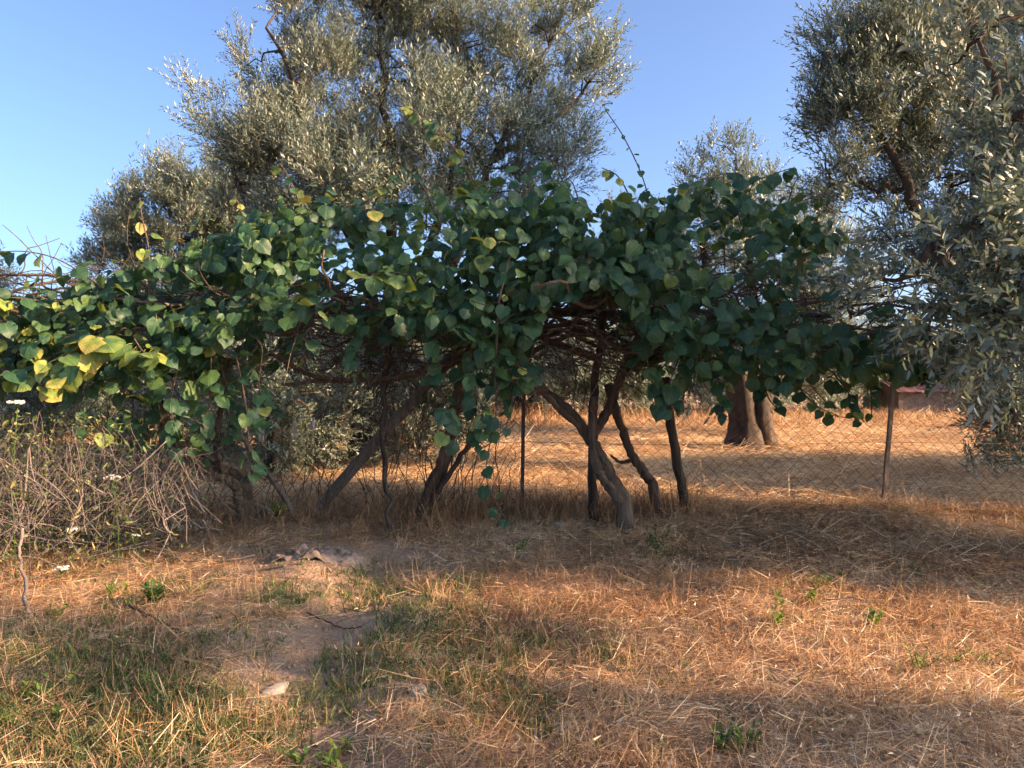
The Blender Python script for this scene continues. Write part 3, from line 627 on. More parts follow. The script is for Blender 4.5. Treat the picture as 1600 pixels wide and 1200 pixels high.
    # far row closing the view
    far = [(60, 25, 3.2), (420, 24, 3.4), (560, 27, 3), (800, 25, 3.2), (950, 23.5, 3.0), (1060, 29, 3.4), (1330, 27, 3.2), (1720, 25, 3.4), (240, 27, 3.6), (690, 23, 2.9), (1180, 25, 3.0), (1570, 28, 3.3)]
    names = ['far olive behind the left trellis end', 'far olive seen low behind the hanging white rags', 'far olive behind the trunk of the tallest olive', 'far olive between the thin fence post and the leaning dark trunk',
             'far olive behind the forked pale vine trunk', 'far olive in the row behind the split trunk olive', 'far olive beside the shed with the maroon roof', 'far olive beyond the shed at the frame edge', 'far olive behind the crooked kiwi trunk', 'far olive seen under the trellis right of the tall olive trunk', 'far olive right behind the thick split trunk', 'far olive behind the shed roof under the nearest olive']
    for (px, D, h), nm in zip(far, names):
        c = P(px, 580, D); x, y = c[0], D; r = 2.3
        bl = [((x, y, h*.52), (r, 1.6, h*.46), 1), ((x-.9, y-.3, h*.36), (1.3, 1.2, h*.34), 1), ((x+1.1, y+.2, h*.5), (1.3, 1.2, h*.42), .8)]
        b = np.array([x, y, -.1]); t = np.array([x+.1, y, 1.0])
        olive_tree(nm, (x, y), [([b, (b+t)/2, t], .2, .16)], [([t, t+np.array([.4, 0, .8]), t+np.array([.8, .1, 1.4])], .1, .03), ([t, t+np.array([-.4, 0, .8]), t+np.array([-.8, .1, 1.4])], .1, .03)], bl, 19, 13, 11, .12, q, twigs=False, crad=(.45, .7), sprays='olive_sprays_far', group='far row of olive trees')
build_trees()

# ------------------------------------------------------------------ chain link fence
FY = 7.95
def build_fence():
    q = np.random.default_rng(5)
    root = thing('chain_link_fence', 'rusty chain link fence stretched on thin iron posts behind the trellis', 'fence', (0, FY, 0))
    posts = [(-7.4, .02), (-3.66, .02), (.1, .02), (3.86, .10), (7.6, .03)]
    H = 1.32
    for x, lean in posts:
        g = Geo(); n = 9; z = np.linspace(-.1, 1.5, n)
        a = .019; prof = np.array([(0, 0), (a*2, 0), (a*2, .006), (.006, .006), (.006, a*2), (0, a*2)])-[a*.8, a*.8]
        v = np.concatenate([np.c_[prof[:, 0]+x+lean*zz/1.4+q.normal(0, .002), prof[:, 1]+.02, np.full(6, zz)] for zz in z])
        i = np.arange(n-1)[:, None]*6; j = np.arange(6)[None]; k = (j+1) % 6
        f = np.stack([i+j, i+k, i+6+k, i+6+j], -1).reshape(-1, 4)
        g.add(v, [f, np.array([[0, 1, 2, 3], [0, 3, 4, 5]])+(n-1)*6]); obj('post', g.mesh('fence_post', M['rust'], False), root)
    s = .056
    for (x0, l0), (x1, l1) in zip(posts[:-1], posts[1:]):
        nx = int((x1-x0)/s); nz = int(H/s)
        I, J = np.meshgrid(np.arange(nx+1), np.arange(nz+1), indexing='ij')
        X = x0+(x1-x0)*I/nx; Z = J*s+.015+gz(X, np.full_like(X, FY))*.5
        t = I/nx
        Z = Z-.05*np.sin(PI*t)*(J/nz)**2+.035*fbm(X*1.5, Z*1.5, 3); lean = (l0*(1-t)+l1*t)*Z/1.4
        Yd = .09*fbm(X*1.1+7, Z*1.6, 8)+q.normal(0, .004, X.shape)
        N = np.stack([X+lean+.05*fbm(X*2, Z*2, 13)+q.normal(0, .004, X.shape), Yd-.03, Z], -1)
        i, j = np.meshgrid(np.arange(nx), np.arange(nz), indexing='ij'); even = (i+j) % 2 == 0
        a = np.concatenate([N[i[even], j[even]], N[i[~even]+1, j[~even]]]); b = np.concatenate([N[i[even]+1, j[even]+1], N[i[~even], j[~even]+1]])
        keep = q.random(len(a)) > .015; a, b = a[keep], b[keep]
        g = Geo(); ax = norm(b-a); u = norm(np.cross(ax, [0, 1, 0]))*.0019; w_ = np.cross(ax, u)
        tri = [u, -.5*u+.87*w_, -.5*u-.87*w_]
        v = np.stack([a+t_ for t_ in tri]+[b+t_ for t_ in tri], 1).reshape(-1, 3); k = np.arange(len(a))[:, None]*6
        g.add(v, np.concatenate([k+np.array(x) for x in ([0, 1, 4, 3], [1, 2, 5, 4], [2, 0, 3, 5])]))
        tag(obj('wire_mesh', g.mesh('wire_mesh', M['wire'], False), root), kind='stuff')
        for zz in (1.33, .72, .05):
            g = Geo(); t = np.linspace(0, 1, 12)
            tube(g, np.stack([x0+(x1-x0)*t+(l0*(1-t)+l1*t)*zz/1.4, np.full(12, -.035), zz-.05*np.sin(PI*t)*(zz/1.3)+q.normal(0, .004, 12)], -1), .0022, 5)
            obj('line_wire', g.mesh('line_wire', M['wire']), root)
build_fence()

# ------------------------------------------------------------------ kiwi vines
def leaf_proto(n, rings, q, tint):
    """heart-shaped leaf of unit length along +Y, normal +Z, with its stalk"""
    g = Geo()
    th = np.linspace(0, 2*PI, n, endpoint=False)
    wd = .50+.05*q.normal()
    pts = []
    for a in th:           # a = 0 at the tip, pi at the notch
        r = .5*(1+.10*math.cos(a)) ; x = wd*math.sin(a)*(1.0-.06*math.cos(2*a)); y = .5+.5*math.cos(a)
        aa = min(a, 2*PI-a); y += .13*math.exp(-(aa/.24)**2); y += .19*math.exp(-((PI-aa)/.22)**2)-.03*math.exp(-((PI-aa-.45)/.25)**2)
        x *= 1+.02*math.sin(9*a+3)+.015*math.sin(14*a)
        pts.append((x, y))
    o = np.array(pts); c = np.array([0, .46])
    cup = q.uniform(-.45, .5); dro = q.uniform(.1, .75); tw = q.normal(0, .12); ph = q.random()*6
    def zf(p):
        x, y = p[:, 0], p[:, 1]
        z = cup*.9*np.abs(x)**1.35-dro*(np.maximum(y-.2, 0))**2*.9+tw*x*(y-.4)*2+.035*np.sin(9*y+ph)*np.abs(x)*2+.02*np.sin(14*x+ph)
        return z
    v2 = np.concatenate([c[None]]+[c+(o-c)*r_ for r_ in rings])
    v = np.c_[v2, zf(v2)]
    i = np.arange(n); j = (i+1) % n
    f3 = np.stack([np.zeros(n, int), 1+j, 1+i], -1)
    f4 = np.concatenate([np.stack([1+i+m*n, 1+j+m*n, 1+j+(m+1)*n, 1+i+(m+1)*n], -1) for m in range(len(rings)-1)])
    t = np.full(len(v), tint); t[1+(len(rings)-1)*n:] = np.clip(tint+(.06 if tint < .6 else -.05), 0, 1)
    if tint > .7:
        rad = np.hypot(v2[:, 0], v2[:, 1]-.46); t = np.clip(t-.22*np.exp(-(rad/.28)**2)+.05*np.sin(7*v2[:, 0]+11*v2[:, 1]+ph), 0, 1)
    g.add(v, [f3, f4], t, v2)
    b = v[1+(len(rings)-1)*n+n//2]
    p = smooth_path([b+[0, .03, -.005], b+[0, -.14, -.05], b+[0, -.34, -.22]], 3)
    tube(g, p, [.012, .012, .014], 3, cap=False, tint=.86)
    return g
qk = np.random.default_rng(77)
PROTO = {}
for kind, tints in (('mature', [.02, .12, .22, .3, .38, .46, .52, .6]), ('young', [.7, .78, .85, .92, .97])):
    PROTO[kind] = []
    for t_ in tints:
        for r_ in range(2 if kind == 'mature' else 2):
            sd_ = int(qk.integers(0, 10**6))
            lo = leaf_proto(14, (.55, 1), np.random.default_rng(sd_), t_); hi = leaf_proto(22, (.45, .78, 1), np.random.default_rng(sd_), t_)
            PROTO[kind].append((lo, hi.mesh('kiwi_leaf', M['kiwi'])))
NM, NY = len(PROTO['mature']), len(PROTO['young'])
ALLP = PROTO['mature']+PROTO['young']

XS = [-60, 0, 60, 130, 200, 300, 360, 420, 500, 600, 700, 800, 850, 900, 950, 1000, 1100, 1200, 1260, 1320, 1380, 1430]
TOP = [490, 478, 465, 455, 435, 420, 380, 355, 340, 335, 318, 322, 318, 320, 330, 335, 320, 325, 355, 395, 475, 560]
BOT = [600, 610, 625, 620, 610, 600, 560, 525, 512, 520, 545, 555, 475, 455, 465, 550, 600, 590, 580, 575, 575, 565]
R0 = 6.5      # distance of the trellis front, used to turn the photo outline into metres
def prof(X, arr):
    px = 800+X/R0*1200
    py = np.interp(px, XS, arr)
    return CAMH+(580-py)/1200*R0
def bark_strips(g, p, r, count, q):
    n = len(p); t = norm(np.gradient(p, axis=0)); u = norm(np.cross(t, [.31, .2, .93])); w_ = np.cross(t, u)
    for _ in range(count):
        m = int(q.integers(4, 9)); i0 = int(q.integers(0, max(1, n-m))); a = q.random()*6.3; i = np.arange(i0, min(n, i0+m)); k = len(i)
        if k < 3: continue
        f = np.linspace(-1, 1, k); ang = a+np.cumsum(q.normal(0, .05, k)); lift = 1.06+.4*q.random()*np.abs(f)**3*(q.random()*1.6); wd = r[i]*q.uniform(.10, .32)*(1-.75*np.abs(f)**2)
        c = p[i]+(u[i]*np.cos(ang)[:, None]+w_[i]*np.sin(ang)[:, None])*(r[i]*(lift+.04))[:, None]
        s_ = (-u[i]*np.sin(ang)[:, None]+w_[i]*np.cos(ang)[:, None])*wd[:, None]
        v = np.stack([c-s_, c+s_], 1).reshape(-1, 3); j = np.arange(k-1)[:, None]*2
        g.add(v, j+np.array([0, 1, 3, 2]), .5)
def build_vines():
    q = np.random.default_rng(42)
    pos = []; nor = []; tip = []; size = []; pid = []
    def put(p, n_, t_, s, k): pos.append(p); nor.append(n_); tip.append(t_); size.append(s); pid.append(k)
    # ---- leaf mass
    def mass(N, y0, y1, zlo, zhi, outn, clump):
        X = q.uniform(-4.75, 3.3, N)
        f = q.random(N)
        zt = prof(X, TOP); zb = prof(X, BOT)+.34*fbm(X*1.25+4, X*0+2.3, 71, 2)-.04
        Y = y0+(y1-y0)*f
        edge = np.clip((X-2.4)/1.0, 0, 1)
        u = q.uniform(zlo, zhi, N)
        Z = zb+(zt-zb)*u+.30*fbm(X*1.4, Y*1.4, 4)
        k = fbm(X*1.6+9, Z*1.9, 33)+fbm(X*3.1, Y*3, 35)*.6-.13*np.clip((-X-2.1)/1.6, 0, 1)-.16*np.clip((X-2.2)/.7, 0, 1) > clump
        return X[k], Y[k], Z[k], u[k]
    def orient(n, outv, upw, down):
        a = norm(outv+np.array([0, 0, upw])+q.normal(0, .62, (n, 3)))
        t = np.array([0, 0, -down])+outv*.5+q.normal(0, .55, (n, 3)); t -= (t*a).sum(-1, keepdims=True)*a
        return a, norm(t)
    def emit(X, Y, Z, outv, upw, down, smin, smax, yprob):
        n = len(X); a, t = orient(n, outv, upw, down)
        s = q.uniform(smin, smax, n)
        for i in range(n):
            yg = q.random() < (yprob[i] if np.ndim(yprob) else yprob)
            k = NM+(int(q.integers(0, NY)) if X[i] < -2.3 and Z[i] < 2 else int(q.integers(0, 6))) if yg else int(q.integers(0, NM))
            put((X[i], Y[i], Z[i]), a[i], t[i], s[i]*(.8 if yg else 1), k)
    def yel(X, Z):   # young yellow growth at the sunny left end
        return np.clip(.035+.55*np.exp(-((X+3.75)/.75)**2-((Z-1.62)/.22)**2)+.5*np.exp(-((X+1.0)/.35)**2-((Z-2.2)/.18)**2)+.12*np.exp(-((X+4)/1.2)**2), 0, .7)
    F = np.array([0, -1., 0])
    X, Y, Z, u = mass(4700, 5.75, 6.5, .02, 1.0, F, -.08); emit(X, Y+.25*(u-.5)*2*.5, Z, F, .75, 1.0, .055, .138, yel(X, Z))
    X, Y, Z, u = mass(2300, 6.25, 8.3, .45, 1.0, F, -.06); emit(X, Y, Z, np.array([0, -.45, 0]), 1.1, .5, .06, .125, .06)
    X, Y, Z, u = mass(1300, 6.3, 8.2, .0, .55, F, .0); emit(X, Y, Z, np.array([0, -.5, 0]), .8, .8, .11, .18, .04)
    X, Y, Z, u = mass(900, 5.9, 8.2, .86, 1.1, F, -.05); emit(X, Y, Z, np.array([0, -.4, 0]), 1.2, .4, .065, .135, .2)
    # ---- hanging sprays and rising shoots: (points as px, py, Y), leaves, size, young share
    sprays = [([(330, 560, 6.0), (325, 640, 5.95), (300, 700, 5.95)], 17, 0.139, .12), ([(370, 560, 6.0), (385, 640, 5.95), (390, 720, 5.9), (395, 745, 5.9)], 15, 0.131, .2),
              ([(275, 580, 6.0), (265, 660, 5.95), (280, 710, 5.95)], 15, 0.148, .05), ([(210, 590, 6.0), (180, 640, 6.0), (155, 690, 6.0)], 9, .15, .1),
              ([(745, 540, 6.1), (740, 600, 6.0), (760, 660, 6.0), (745, 700, 6.0)], 21, 0.119, .2), ([(770, 560, 6.1), (775, 640, 6.0), (760, 745, 6.0), (795, 820, 6.0)], 12, .13, .05),
              ([(800, 560, 6.1), (830, 590, 6.05), (815, 570, 6.0)], 12, 0.123, .25), ([(700, 630, 6.0), (690, 660, 5.95), (720, 690, 5.95)], 6, .14, .35),
              ([(1010, 560, 6.2), (1020, 600, 6.15), (1030, 640, 6.1)], 15, 0.131, .12), ([(1060, 560, 6.2), (1040, 620, 6.15), (1050, 640, 6.1)], 9, .15, .1),
              ([(1300, 580, 6.3), (1330, 620, 6.2), (1350, 660, 6.2)], 14, .11, .05), ([(1340, 575, 6.3), (1360, 610, 6.2), (1362, 650, 6.2)], 9, .11, .1), ([(1230, 580, 6.3), (1270, 630, 6.2), (1310, 650, 6.2)], 9, .11, .05),
              ([(300, 580, 6.2), (310, 650, 6.15), (330, 720, 6.1)], 14, .13, .08), ([(345, 570, 6.3), (360, 640, 6.25), (350, 700, 6.2)], 14, .13, .08), ([(240, 590, 6.3), (225, 650, 6.25), (240, 700, 6.2)], 13, .14, .05), ([(410, 550, 6.1), (405, 610, 6.05), (425, 660, 6.0)], 11, .13, .1),
              ([(130, 600, 6.0), (120, 640, 6.0), (135, 680, 5.95)], 9, .13, .15), ([(690, 545, 6.2), (680, 590, 6.15), (700, 640, 6.1)], 10, .12, .1), ([(720, 560, 6.3), (745, 620, 6.25), (730, 680, 6.2)], 12, .12, .05), ([(780, 570, 6.2), (800, 620, 6.15), (790, 670, 6.1)], 12, .12, .1),
              ([(560, 520, 6.1), (555, 560, 6.05), (570, 590, 6.0)], 8, .12, .1), ([(480, 515, 6.1), (475, 550, 6.05), (490, 585, 6.0)], 8, .12, .1), ([(1120, 590, 6.3), (1130, 630, 6.25), (1115, 655, 6.2)], 9, .12, .05), ([(1190, 585, 6.3), (1200, 620, 6.25), (1215, 640, 6.2)], 8, .12, .05),
              # rising
              ([(1020, 345, 6.4), (1005, 280, 6.4), (975, 215, 6.4), (945, 168, 6.4), (957, 160, 6.4)], 18, .055, .0), ([(1000, 350, 6.3), (985, 310, 6.3), (965, 275, 6.3), (940, 262, 6.3)], 10, .10, .7),
              ([(760, 325, 6.3), (730, 265, 6.3), (695, 215, 6.3), (660, 180, 6.3), (625, 165, 6.3)], 13, .12, .6), ([(745, 300, 6.2), (715, 240, 6.2), (672, 182, 6.2)], 8, .13, .3),
              ([(885, 320, 6.4), (880, 285, 6.4), (865, 255, 6.4), (848, 235, 6.4)], 8, .14, .05), ([(470, 345, 6.3), (465, 310, 6.3), (450, 275, 6.3), (437, 255, 6.3)], 7, .11, .6),
              ([(235, 470, 6.1), (232, 390, 6.1), (222, 340, 6.1), (218, 308, 6.1)], 7, .13, .8), ([(1150, 330, 6.4), (1170, 290, 6.4), (1215, 270, 6.4), (1240, 262, 6.4)], 12, .13, .05),
              ([(1190, 340, 6.4), (1230, 320, 6.4), (1265, 310, 6.4), (1290, 300, 6.4)], 10, .13, .05), ([(180, 465, 6.0), (140, 435, 6.0), (90, 405, 6.0), (40, 393, 6.0), (-10, 394, 6.0)], 9, .16, .15),
              ([(1100, 330, 6.4), (1095, 300, 6.4), (1120, 275, 6.4), (1150, 270, 6.4)], 9, .14, .05), ([(60, 470, 6.0), (20, 465, 5.9), (-20, 470, 5.9)], 8, .16, .1),
              ([(170, 520, 5.75), (120, 545, 5.65), (70, 570, 5.6)], 15, .165, 1.5), ([(210, 530, 5.75), (225, 550, 5.65), (250, 555, 5.6)], 11, .165, 1.5), ([(130, 560, 5.7), (90, 590, 5.6), (60, 605, 5.6)], 11, .16, 1.4), ([(30, 600, 5.7), (10, 580, 5.6), (-10, 600, 5.6)], 6, .17, .8),
              ([(560, 430, 5.9), (600, 425, 5.75), (640, 430, 5.7), (650, 440, 5.7)], 9, .15, .85), ([(765, 400, 5.9), (768, 380, 5.8), (760, 365, 5.75)], 5, .14, .8)]
    stems = []
    for k in range(34):      # small shoots breaking out of the top
        px = q.uniform(120, 1330); Y = q.uniform(6.1, 7.6); py = np.interp(px, XS, TOP)+18+(Y-6.5)*25; hh = q.uniform(20, 70); dx = q.normal(0, 22)
        sprays.append(([(px, py, Y), (px+dx*.4, py-hh*.5, Y), (px+dx, py-hh, Y-.05), (px+dx*1.6, py-hh*1.2, Y-.1)], int(q.integers(5, 10)), q.uniform(.07, .12), .3))
    for pts, nl, s, yp in sprays:
        p = smooth_path([P(*a) for a in pts], 24); stems.append((p, (.0075 if s > .08 else .006)))
        tg = norm(np.gradient(p, axis=0))
        for i in range(nl):
            f = (i+.6)/nl; k = int(f*23); base = p[k]
            sd = perp(tg[k:k+1], q)[0]; sd[2] *= .5; sd = sd+np.array([0, -.45, .15]); sd /= np.linalg.norm(sd)
            ss = s*q.uniform(.8, 1.2)*(1-.35*f if s > .08 else 1.25-.9*f)
            n_ = norm(sd*.5+np.array([0, -.5, .75])+q.normal(0, .35, 3)); t_ = np.array([0, 0, -.8])+sd*.8+q.normal(0, .35, 3); t_ -= n_*np.dot(n_, t_); t_ /= np.linalg.norm(t_)
            pet = .36*ss
            yg = q.random() < yp*(.6+.6*f)
            k2 = NM+int(q.integers(0, NY)) if yg else int(q.integers(0, NM))
            put(base+t_*pet*.9+n_*pet*.45, n_, t_, ss, k2)
    pos_ = np.array(pos); nor_ = np.array(nor); tip_ = np.array(tip); size_ = np.array(size); pid_ = np.array(pid)
    # ---- the four vines
    bounds = [-9, (440-800)/1200*R0, (800-800)/1200*R0, (1080-800)/1200*R0, 9]
    bases = [g3(390, 815, 0), g3(655, 818, 0), g3(980, 838, 0), g3(1030, 790, 0)]
    bases[3][1] = 7.3; bases[3][0] = (1030-800)/1200*7.3
    labels = ['kiwi vine with a crooked split trunk and yellow leaves at its sunny end', 'kiwi vine with a dark straight leaning trunk beside the grey wooden prop',
              'kiwi vine with a pale forked trunk rising from the straw by the upright stake', 'kiwi vine with a thin dark zigzag trunk next to the short black post']
    trunks = [
        [([bases[0]+[0, 0, -.12], P(378, 760, 7.3), P(345, 738, 7.2), P(315, 725, 7.1), P(285, 695, 7.0), P(255, 655, 6.9), P(240, 590, 6.8), P(250, 520, 6.8)], .085, .045, 'vine_bark'),
         ([bases[0]+[-.05, -.03, -.1], P(372, 775, 7.2), P(360, 752, 7.15), P(335, 742, 7.1)], .05, .045, 'pale_bark'),
         ([P(350, 738, 7.1), P(338, 700, 7.0), P(345, 640, 6.9), P(360, 560, 6.8)], .035, .02, 'vine_bark'),
         ([g3(470, 815, -.05), P(440, 770, 7.1), P(400, 715, 7.0), P(365, 660, 6.9), P(340, 600, 6.7)], .03, .018, 'grey_wood'),
         ([P(215, 720, 6.3), P(245, 660, 6.3), P(310, 622, 6.3), P(380, 590, 6.3), P(420, 560, 6.4)], .018, .008, 'vine_stem')],
        [([bases[1]+[0, 0, -.12], P(668, 780, 7.35), P(695, 715, 7.2), P(705, 670, 7.15), P(722, 600, 7.05), P(738, 540, 7.0), P(745, 480, 6.9)], .07, .052, 'vine_bark'),
         ([P(725, 560, 7.05), P(690, 570, 6.9), P(610, 590, 6.8), P(500, 590, 6.8), P(420, 550, 6.8)], .035, .02, 'vine_bark'),
         ([P(735, 550, 7.0), P(790, 570, 6.9), P(850, 540, 6.9), P(900, 520, 6.9)], .03, .02, 'vine_bark'),
         ([P(775, 600, 6.1), P(776, 540, 6.0), P(780, 470, 5.85), P(797, 400, 5.8)], .011, .008, 'grey_wood'),
         ([P(790, 640, 7.0), P(800, 600, 7.0), P(830, 560, 7.0)], .03, .02, 'vine_bark')],
        [([bases[2]+[0, 0, -.12], P(975, 790, 6.85), P(955, 745, 6.9), P(930, 700, 6.95), P(900, 655, 7.0), P(865, 622, 7.0), P(830, 590, 6.95), P(800, 540, 6.9)], .068, .04, 'pale_bark'),
         ([P(976, 800, 6.85), P(958, 768, 6.82), P(935, 735, 6.8), P(925, 690, 6.85), P(930, 620, 6.9)], .05, .035, 'pale_bark'),
         ([P(910, 668, 6.98), P(880, 645, 6.9), P(850, 615, 6.85), P(822, 597, 6.8)], .035, .025, 'pale_bark'),
         ([P(928, 680, 6.9), P(950, 640, 6.9), P(968, 595, 6.9), P(985, 550, 6.9), P(1010, 500, 6.9)], .045, .035, 'vine_bark'),
         ([P(935, 560, 6.9), P(890, 545, 6.9), P(850, 530, 6.9), P(800, 500, 6.9)], .04, .02, 'vine_bark'),
         ([P(985, 550, 6.9), P(940, 530, 6.8), P(880, 500, 6.8), P(840, 470, 6.8)], .035, .015, 'vine_bark')],
        [([bases[3]+[0, 0, -.1], P(1022, 765, 7.3), P(1005, 738, 7.3), P(985, 705, 7.3), P(972, 665, 7.3), P(958, 630, 7.3), P(950, 600, 7.25)], .05, .04, 'vine_bark'),
         ([P(990, 718, 7.3), P(970, 722, 7.3), P(955, 712, 7.3)], .02, .012, 'vine_bark'),
         ([P(1150, 560, 6.9), P(1120, 520, 6.9), P(1060, 540, 6.9), P(1020, 560, 6.9)], .03, .012, 'vine_bark'),
         ([P(1100, 510, 6.9), P(1180, 530, 6.9), P(1260, 545, 6.9), P(1350, 560, 6.9)], .028, .012, 'vine_bark'),
         ([P(955, 625, 7.25), P(990, 560, 7.1), P(1050, 520, 7.0), P(1130, 490, 7.0)], .035, .02, 'vine_bark')]]
    for vi in range(4):
        root = thing('kiwi_vine', labels[vi], 'vine', (bases[vi][0], bases[vi][1], float(gz(bases[vi][0], bases[vi][1]))), 'kiwi vines trained over the trellis')
        for k, (pts, r0, r1, m) in enumerate(trunks[vi]):
            g = Geo(); n = 40; p = smooth_path(pts, n); p[1:-1] += q.normal(0, r1*.11, (n-2, 3))
            rr = np.linspace(r0, r1, n)
            if k == 0: rr = rr*(1+.8*np.exp(-np.linspace(0, 1, n)*14))
            tube(g, local(root, p), rr*.86, 14, .19, seed=k+vi*7, flute=.12)
            if m in ('vine_bark', 'pale_bark'): bark_strips(g, local(root, p), rr*.88, 70 if k == 0 else 34, q)
            obj('trunk' if k == 0 else 'branch', g.mesh('vine_wood', M[m]), root)
        # tangle of bare canes under the leaves
        x0, x1 = max(bounds[vi], -4.6), min(bounds[vi+1], 3.4)
        for k in range(36):
            a = np.array([q.uniform(x0, x1), q.uniform(6.3, 8.0), 0]); a[2] = q.uniform(1.72, 2.12)
            az = q.normal(0, .55)+(PI if q.random() < .5 else 0); L = q.uniform(.7, 1.9)
            b = a+np.array([math.cos(az)*L, math.sin(az)*L*.6, q.normal(.12, .16)])
            p = smooth_path(wander(a, b, 7, .13*L, q), 16); r = q.uniform(.008, .022)
            g = Geo(); tube(g, local(root, p), np.linspace(r, r*.5, 16), 6, .08, seed=k)
            obj('cane', g.mesh('vine_cane', M['vine_bark']), root)
        g = Geo()
        for k in range(430):
            a = np.array([q.uniform(x0, x1), q.uniform(6.1, 8.2), q.uniform(1.45, 2.3)])
            d = norm(q.normal(0, 1, 3)*[1, .8, .6]); L = q.uniform(.25, .8)
            tube(g, local(root, smooth_path(wander(a, a+d*L, 5, .14*L, q), 8)), np.linspace(.006, .0025, 8), 4, cap=False)
        for k in range(110 if vi < 2 else 0):
            a = np.array([q.uniform(x0, x1), q.uniform(6.9, 8.0), 0]); a[2] = q.uniform(0, .2) if q.random() < .5 else q.uniform(.4, 1.5)
            d = norm(np.array([q.normal(0, .5), q.normal(0, .25), 1.])); L = q.uniform(.3, 1.1)
            tube(g, local(root, smooth_path(wander(a, a+d*L, 5, .12*L, q), 8)), np.linspace(.005, .002, 8), 4, cap=False)
        for p, r in stems:
            if bounds[vi] <= p[0][0] < bounds[vi+1]: tube(g, local(root, p), np.linspace(r, r*.5, len(p)), 6, cap=False)
        tag(obj('twigs', g.mesh('vine_twigs', M['dark_twig']), root), kind='stuff')
        # leaves: those that show largest are parts, the rest one mass
        sel = np.where((pos_[:, 0] >= bounds[vi]) & (pos_[:, 0] < bounds[vi+1]))[0]
        inv = np.abs(pos_[sel, 0]/pos_[sel, 1]) < .67
        vis = size_[sel]**2/pos_[sel, 1]**2*np.abs(nor_[sel, 1])*np.where(pos_[sel, 1] < 6.45, 1, .2)*inv
        order = sel[np.argsort(-vis)]; single = order[:300]; rest = order[300:]
        lp = local(root, pos_)
        g = Geo()
        for j, i in enumerate(order):
            y = tip_[i]; z = nor_[i]-y*np.dot(y, nor_[i]); z /= np.linalg.norm(z); x = np.cross(y, z); s = size_[i]
            R = np.stack([x, y, z], -1)*s
            if j < 300:
                mw = Matrix([[*R[0], lp[i][0]], [*R[1], lp[i][1]], [*R[2], lp[i][2]], [0, 0, 0, 1]])
                obj('leaf', ALLP[pid_[i]][1], root, mw)
            else:
                gp = ALLP[pid_[i]][0]; c0 = 0
                v = np.concatenate(gp.v)@R.T+lp[i]
                off = g.c; g.v.append(v); g.t.append(np.concatenate(gp.t)); g.uv.append(np.concatenate(gp.uv))
                for l_, n_ in zip(gp.l, gp.n): g.l.append(l_+off); g.n.append(n_)
                g.c += len(v)
        if len(rest): tag(obj('foliage', g.mesh('kiwi_foliage', M['kiwi']), root), kind='stuff')
build_vines()

# ------------------------------------------------------------------ props, stakes and sticks
def pole(name, label, cat, pts, r0, r1, m, group=None, sides=12, rough=.05, wob=.008, n=18, flute=.03, seed=1):
    q = np.random.default_rng(seed)
    p = smooth_path(pts, n); p[1:-1] += q.normal(0, wob, (n-2, 3))
    g = Geo(); o = p[0].copy(); tube(g, p-o, np.linspace(r0, r1, n), sides, rough, seed=seed, flute=flute)
    ob = obj(name, g.mesh(name, M[m])); ob.location = [float(a) for a in o]
    return tag(ob, label, cat, group)
gr = 'poles and stakes propping the trellis'
pole('prop_pole', 'thick grey weathered wooden pole leaning diagonally under the trellis', 'pole', [g3(485, 805, -.05), P(560, 722, 7.6), P(640, 632, 7.4), P(712, 550, 7.2)], .058, .052, 'grey_wood', gr, 14, .03, .006)
pole('prop_pole', 'thin dark stick leaning beside the dark straight vine trunk', 'stick', [g3(652, 815, -.05), P(695, 752, 7.2), P(737, 690, 7.1), P(752, 660, 7.05)], .028, .020, 'dark_wood', gr, 8, .08, .01, seed=2)
pole('stake', 'thin stake with ragged bark standing in front of the tall olive trunk', 'stake', [g3(608, 842, -.05), P(608, 790, 6.7), P(600, 735, 6.75), P(598, 680, 6.8), P(605, 600, 6.85), P(606, 530, 6.9)], .020, .030, 'dark_wood', gr, 8, .16, .014, seed=3)
pole('stake', 'straight upright stake against the pale forked vine trunk', 'stake', [P(928, 815, 7.2), P(926, 740, 7.15), P(926, 660, 7.1), P(930, 590, 7.05), P(940, 520, 7.0), P(945, 460, 7.0)], .045, .030, 'dark_wood', gr, 10, .08, .008, seed=4)
pole('post', 'short black post leaning slightly below the hanging leaves', 'post', [P(1072, 795, 7.5), P(1060, 730, 7.45), P(1048, 660, 7.4), P(1040, 590, 7.35)], .050, .044, 'dark_wood', gr, 10, .07, .006, seed=5)
pole('cross_pole', 'long thin pole lying level under the leaves in front of the tall olive trunk', 'pole', [P(440, 600, 6.9), P(560, 593, 6.9), P(700, 588, 6.95), P(720, 586, 6.95)], .018, .014, 'grey_wood', gr, 8, .08, .008, seed=6)
pole('cross_pole', 'pale broken stick sticking out of the leaves by the upright rod', 'stick', [P(158, 465, 6.05), P(200, 468, 6.1), P(238, 473, 6.2), P(300, 480, 6.5)], .012, .016, 'grey_wood', gr, 8, .06, .004, seed=7)
pole('iron_rod', 'thin upright iron rod poking out of the leaves at the yellow end', 'rod', [P(234, 560, 6.2), P(233, 470, 6.2), P(231, 372, 6.2)], .007, .007, 'rust', gr, 6, 0, 0, seed=8)
pole('cross_pole', 'long roof pole of the trellis hidden along the back of the leaves', 'pole', [np.array([-4.3, 7.9, 2.02]), np.array([-1.5, 7.9, 2.08]), np.array([1.5, 7.85, 2.05]), np.array([3.3, 7.8, 2.0])], .035, .03, 'dark_wood', gr, 8, .05, .01, seed=9)

